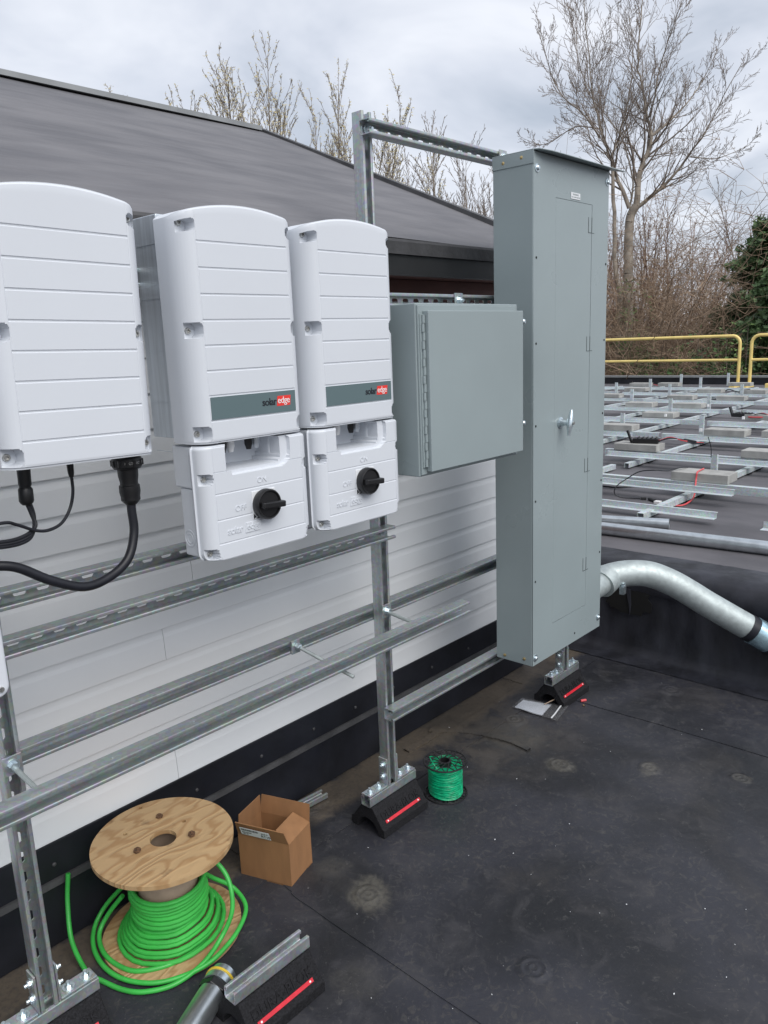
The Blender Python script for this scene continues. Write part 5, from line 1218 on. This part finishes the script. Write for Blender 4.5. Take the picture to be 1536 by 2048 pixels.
TR = [(31, (.582, .813), 24, 8.80, 1.0, 'slim budding tree, leftmost full crown above the roof ridge', 1),
      (32, (.548, .836), 25, 8.05, .5, 'small budding tree top peeking over the ridge at the far left', 1),
      (33, (.646, .763), 24, 9.35, .9, 'tallest budding tree with pale catkins above the end of the ridge', 1),
      (34, (.628, .778), 23, 8.15, .7, 'budding tree close against the left of the tallest budding tree', 1),
      (35, (.677, .736), 24, 8.65, .9, 'budding tree directly right of the tallest budding tree', 1),
      (36, (.704, .711), 24, 7.95, .9, 'budding tree behind the roof just left of the middle post', 1),
      (37, (.724, .690), 23, 7.45, .9, 'budding tree rising directly behind the middle post top', 1),
      (38, (.745, .667), 24, 7.45, .9, 'budding tree framed under the top strut, right of the middle post', 1),
      (39, (.766, .643), 27, 7.55, 1.6, 'bare bushy tree under the middle of the top strut', 0),
      (40, (.787, .617), 27, 7.35, 1.6, 'bare bushy tree between the top strut and the roof rake', 0),
      (41, (.806, .592), 28, 7.55, 1.6, 'bare bushy tree touching the left side of the tall panel', 0),
      (43, (.776, .631), 25, 7.45, 1.5, 'bare bushy tree behind the middle of the roof rake, the tallest there', 0),
      (44, (.798, .603), 26, 7.35, 1.5, 'bare bushy tree just left of where the top strut meets the panel', 0),
      (45, (.571, .821), 26, 8.45, 1.1, 'budding tree overlapping the left side of the leftmost full crown', 1),
      (46, (.690, .724), 25, 8.35, 1.0, 'budding tree between the tallest one and the middle post', 1),
      (42, (.962, .273), 30, 7.35, 1.6, 'bare tree cropped by the right picture edge', 0)]
for (s, az, dist, zt, sw, lb, bd) in TR:
    bud_tree(s, az, dist, zt, sw, lb, bool(bd), name='budding_tree' if bd else 'bare_tree', group='budding trees behind the sloping roof' if bd else 'bare trees in the background', sprd=.45 if bd else .55, kd=(34, 8, 4) if bd else (40, 9, 4))
for i, (az, dist, zt, lb) in enumerate((((.912, .410), 29, 5.6, 'bare reddish tree crown right of the cottonwood trunk'), ((.925, .380), 30, 6.0, 'broad bare reddish tree in the middle of the thicket'), ((.936, .352), 31, 5.2, 'bare reddish tree left of the pine'), ((.893, .450), 28, 4.6, 'bare reddish tree half hidden by the tall panel'))):
    bud_tree(60+i, az, dist, zt, 1.6, lb, False, 'twigred', name='bare_tree', group='bare reddish trees in the thicket', stems=8, kd=(26, 8, 4), sprd=.55, k0=.3)

def pine(seed, az, dist, ztop, rad, label):
    rnd = random.Random(seed); t = thing('pine_tree', label, 'tree', (az[0]*dist, az[1]*dist, -5), 'pines at the right picture edge'); H = ztop+5
    fast_tubes('trunk', [(0, 0, 0, .16, 0, 0, H*.5, .10), (0, 0, H*.5, .10, 0, 0, H, .02)], 'bark', 7, t)
    segs = []; tips = []
    for i in range(150):
        z = H*(.18+.80*(i/150)); a = rnd.uniform(0, 6.283); L = rad*(1-(z/H)**1.6*.9)*rnd.uniform(.45, 1.3); dz = L*rnd.uniform(.05, .35)
        px, py, pz = 0, 0, z
        for s in range(5):
            qx, qy, qz = L*math.cos(a)*(s+1)/5, L*math.sin(a)*(s+1)/5, z+dz*((s+1)/5)**2; segs.append((px, py, pz, .02, qx, qy, qz, .012)); px, py, pz = qx, qy, qz
            if s > 0:
                for _ in range(2): tips.append((qx+rnd.gauss(0, .16), qy+rnd.gauss(0, .16), qz+rnd.gauss(0, .06)+.05))
    fast_tubes('limbs', segs, 'bark', 3, t); V, F = leaf_quads(rnd, tips, 26, .055, .085, .5); fast_mesh('crown', V, F, 'needle', t)
pine(71, (.957, .292), 25, 4.6, 2.0, 'dark green pine at the right picture edge, the taller one')
pine(72, (.946, .325), 26, 2.3, 1.6, 'shorter dark green pine just left of the edge pine')
pine(73, (.962, .272), 22, 3.0, 1.8, 'dense green pine low in the right corner above the guard rail')

def evergreen_bush(seed, az, dist, z0, ztop, rad, label, m='leaf'):
    rnd = random.Random(seed); t = thing('evergreen_bush', label, 'bush', (az[0]*dist, az[1]*dist, z0), 'green bushes behind the guard rail'); H = ztop-z0
    segs = []; tips = []
    for i in range(60):
        a = rnd.uniform(0, 6.283); q = rnd.random()**.5*rad; x, y = q*math.cos(a), q*math.sin(a); h = H*(1-.5*(q/rad)**2)*rnd.uniform(.55, 1.05)
        segs.append((x*.2, y*.2, 0, .02, x*.7, y*.7, h*.6, .012)); segs.append((x*.7, y*.7, h*.6, .012, x, y, h, .005))
        for k in range(14): u = rnd.random(); tips.append((x*(.35+.65*u)+rnd.gauss(0, .1), y*(.35+.65*u)+rnd.gauss(0, .1), h*(.15+.85*u)))
    fast_tubes('stems', segs, 'twig', 3, t); V, F = leaf_quads(rnd, tips, 12, .13, .055, .2); fast_mesh('foliage', V, F, m, t)
for i, (az, dist, zt, rad, lb, m) in enumerate((((.930, .367), 23, 1.9, 1.2, 'green bush between the thicket and the gap in the guard rails', 'leafl'), ((.941, .337), 22, 2.2, 1.4, 'big green bush behind the gap in the guard rails', 'leaf'), ((.952, .305), 21.5, 2.0, 1.4, 'green bush behind the right guard rail', 'leafl'), ((.915, .403), 24, 2.2, .8, 'small green shrub in the thicket right of the panel', 'leaf'), ((.921, .389), 24.5, 1.1, .9, 'low green shrub in the thicket above the left guard rail', 'leafl'), ((.908, .418), 25, 3.3, .7, 'ivy green clump near the cottonwood trunk', 'leafl'))):
    evergreen_bush(80+i, az, dist, -3.5, zt, rad, lb, m)

def thicket():
    rnd = random.Random(99); segs = []
    def stem(x, y, z, h):
        a = rnd.uniform(0, 6.283); dx, dy, dz = .35*math.cos(a), .35*math.sin(a), 1.; n = 8; r = rnd.uniform(.010, .022); l = h/n*1.15; pts = []
        for i in range(n):
            dx += rnd.gauss(0, .16); dy += rnd.gauss(0, .16); dz += rnd.gauss(0, .14)-.06; m = math.sqrt(dx*dx+dy*dy+dz*dz); ux, uy, uz = dx/m, dy/m, dz/m
            nx, ny, nz = x+ux*l, y+uy*l, z+uz*l; rr = r*(1-.75*i/n); segs.append((x, y, z, rr, nx, ny, nz, rr*.85)); x, y, z = nx, ny, nz
            if i > 1:
                for _ in range(3):
                    b = rnd.uniform(0, 6.283); bl = min(.65, l*rnd.uniform(.4, 1.3)); bx, by, bz = x+bl*math.cos(b)*.8, y+bl*math.sin(b)*.8, z+bl*rnd.uniform(-.3, .8)
                    segs.append((x, y, z, .006, bx, by, bz, .004)); segs.append((bx, by, bz, .004, bx+rnd.gauss(0, .25), by+rnd.gauss(0, .25), bz+rnd.uniform(-.1, .35), .003))
    for i in range(1500):
        phi = rnd.uniform(R(18.5), R(31)); d = rnd.uniform(23, 33)   # angle above +X axis
        x, y = d*math.cos(phi), d*math.sin(phi); z = -5+5.6*0; h = rnd.uniform(5.2, 8.2) if rnd.random() < .8 else rnd.uniform(7.5, 10.0)
        stem(x, y, z+rnd.uniform(0, 1.5), h)
    o = fast_tubes('thicket', segs, 'brush', 3); stuff(o)
    segs.clear()
    for i in range(1300):
        phi = rnd.uniform(R(6), R(66)); d = rnd.uniform(36, 50); x, y = d*math.cos(phi), d*math.sin(phi); stem(x, y, -1.5, rnd.uniform(4, 7.5))
    o = fast_tubes('far_thicket', segs, 'twigred', 3); stuff(o)
thicket()
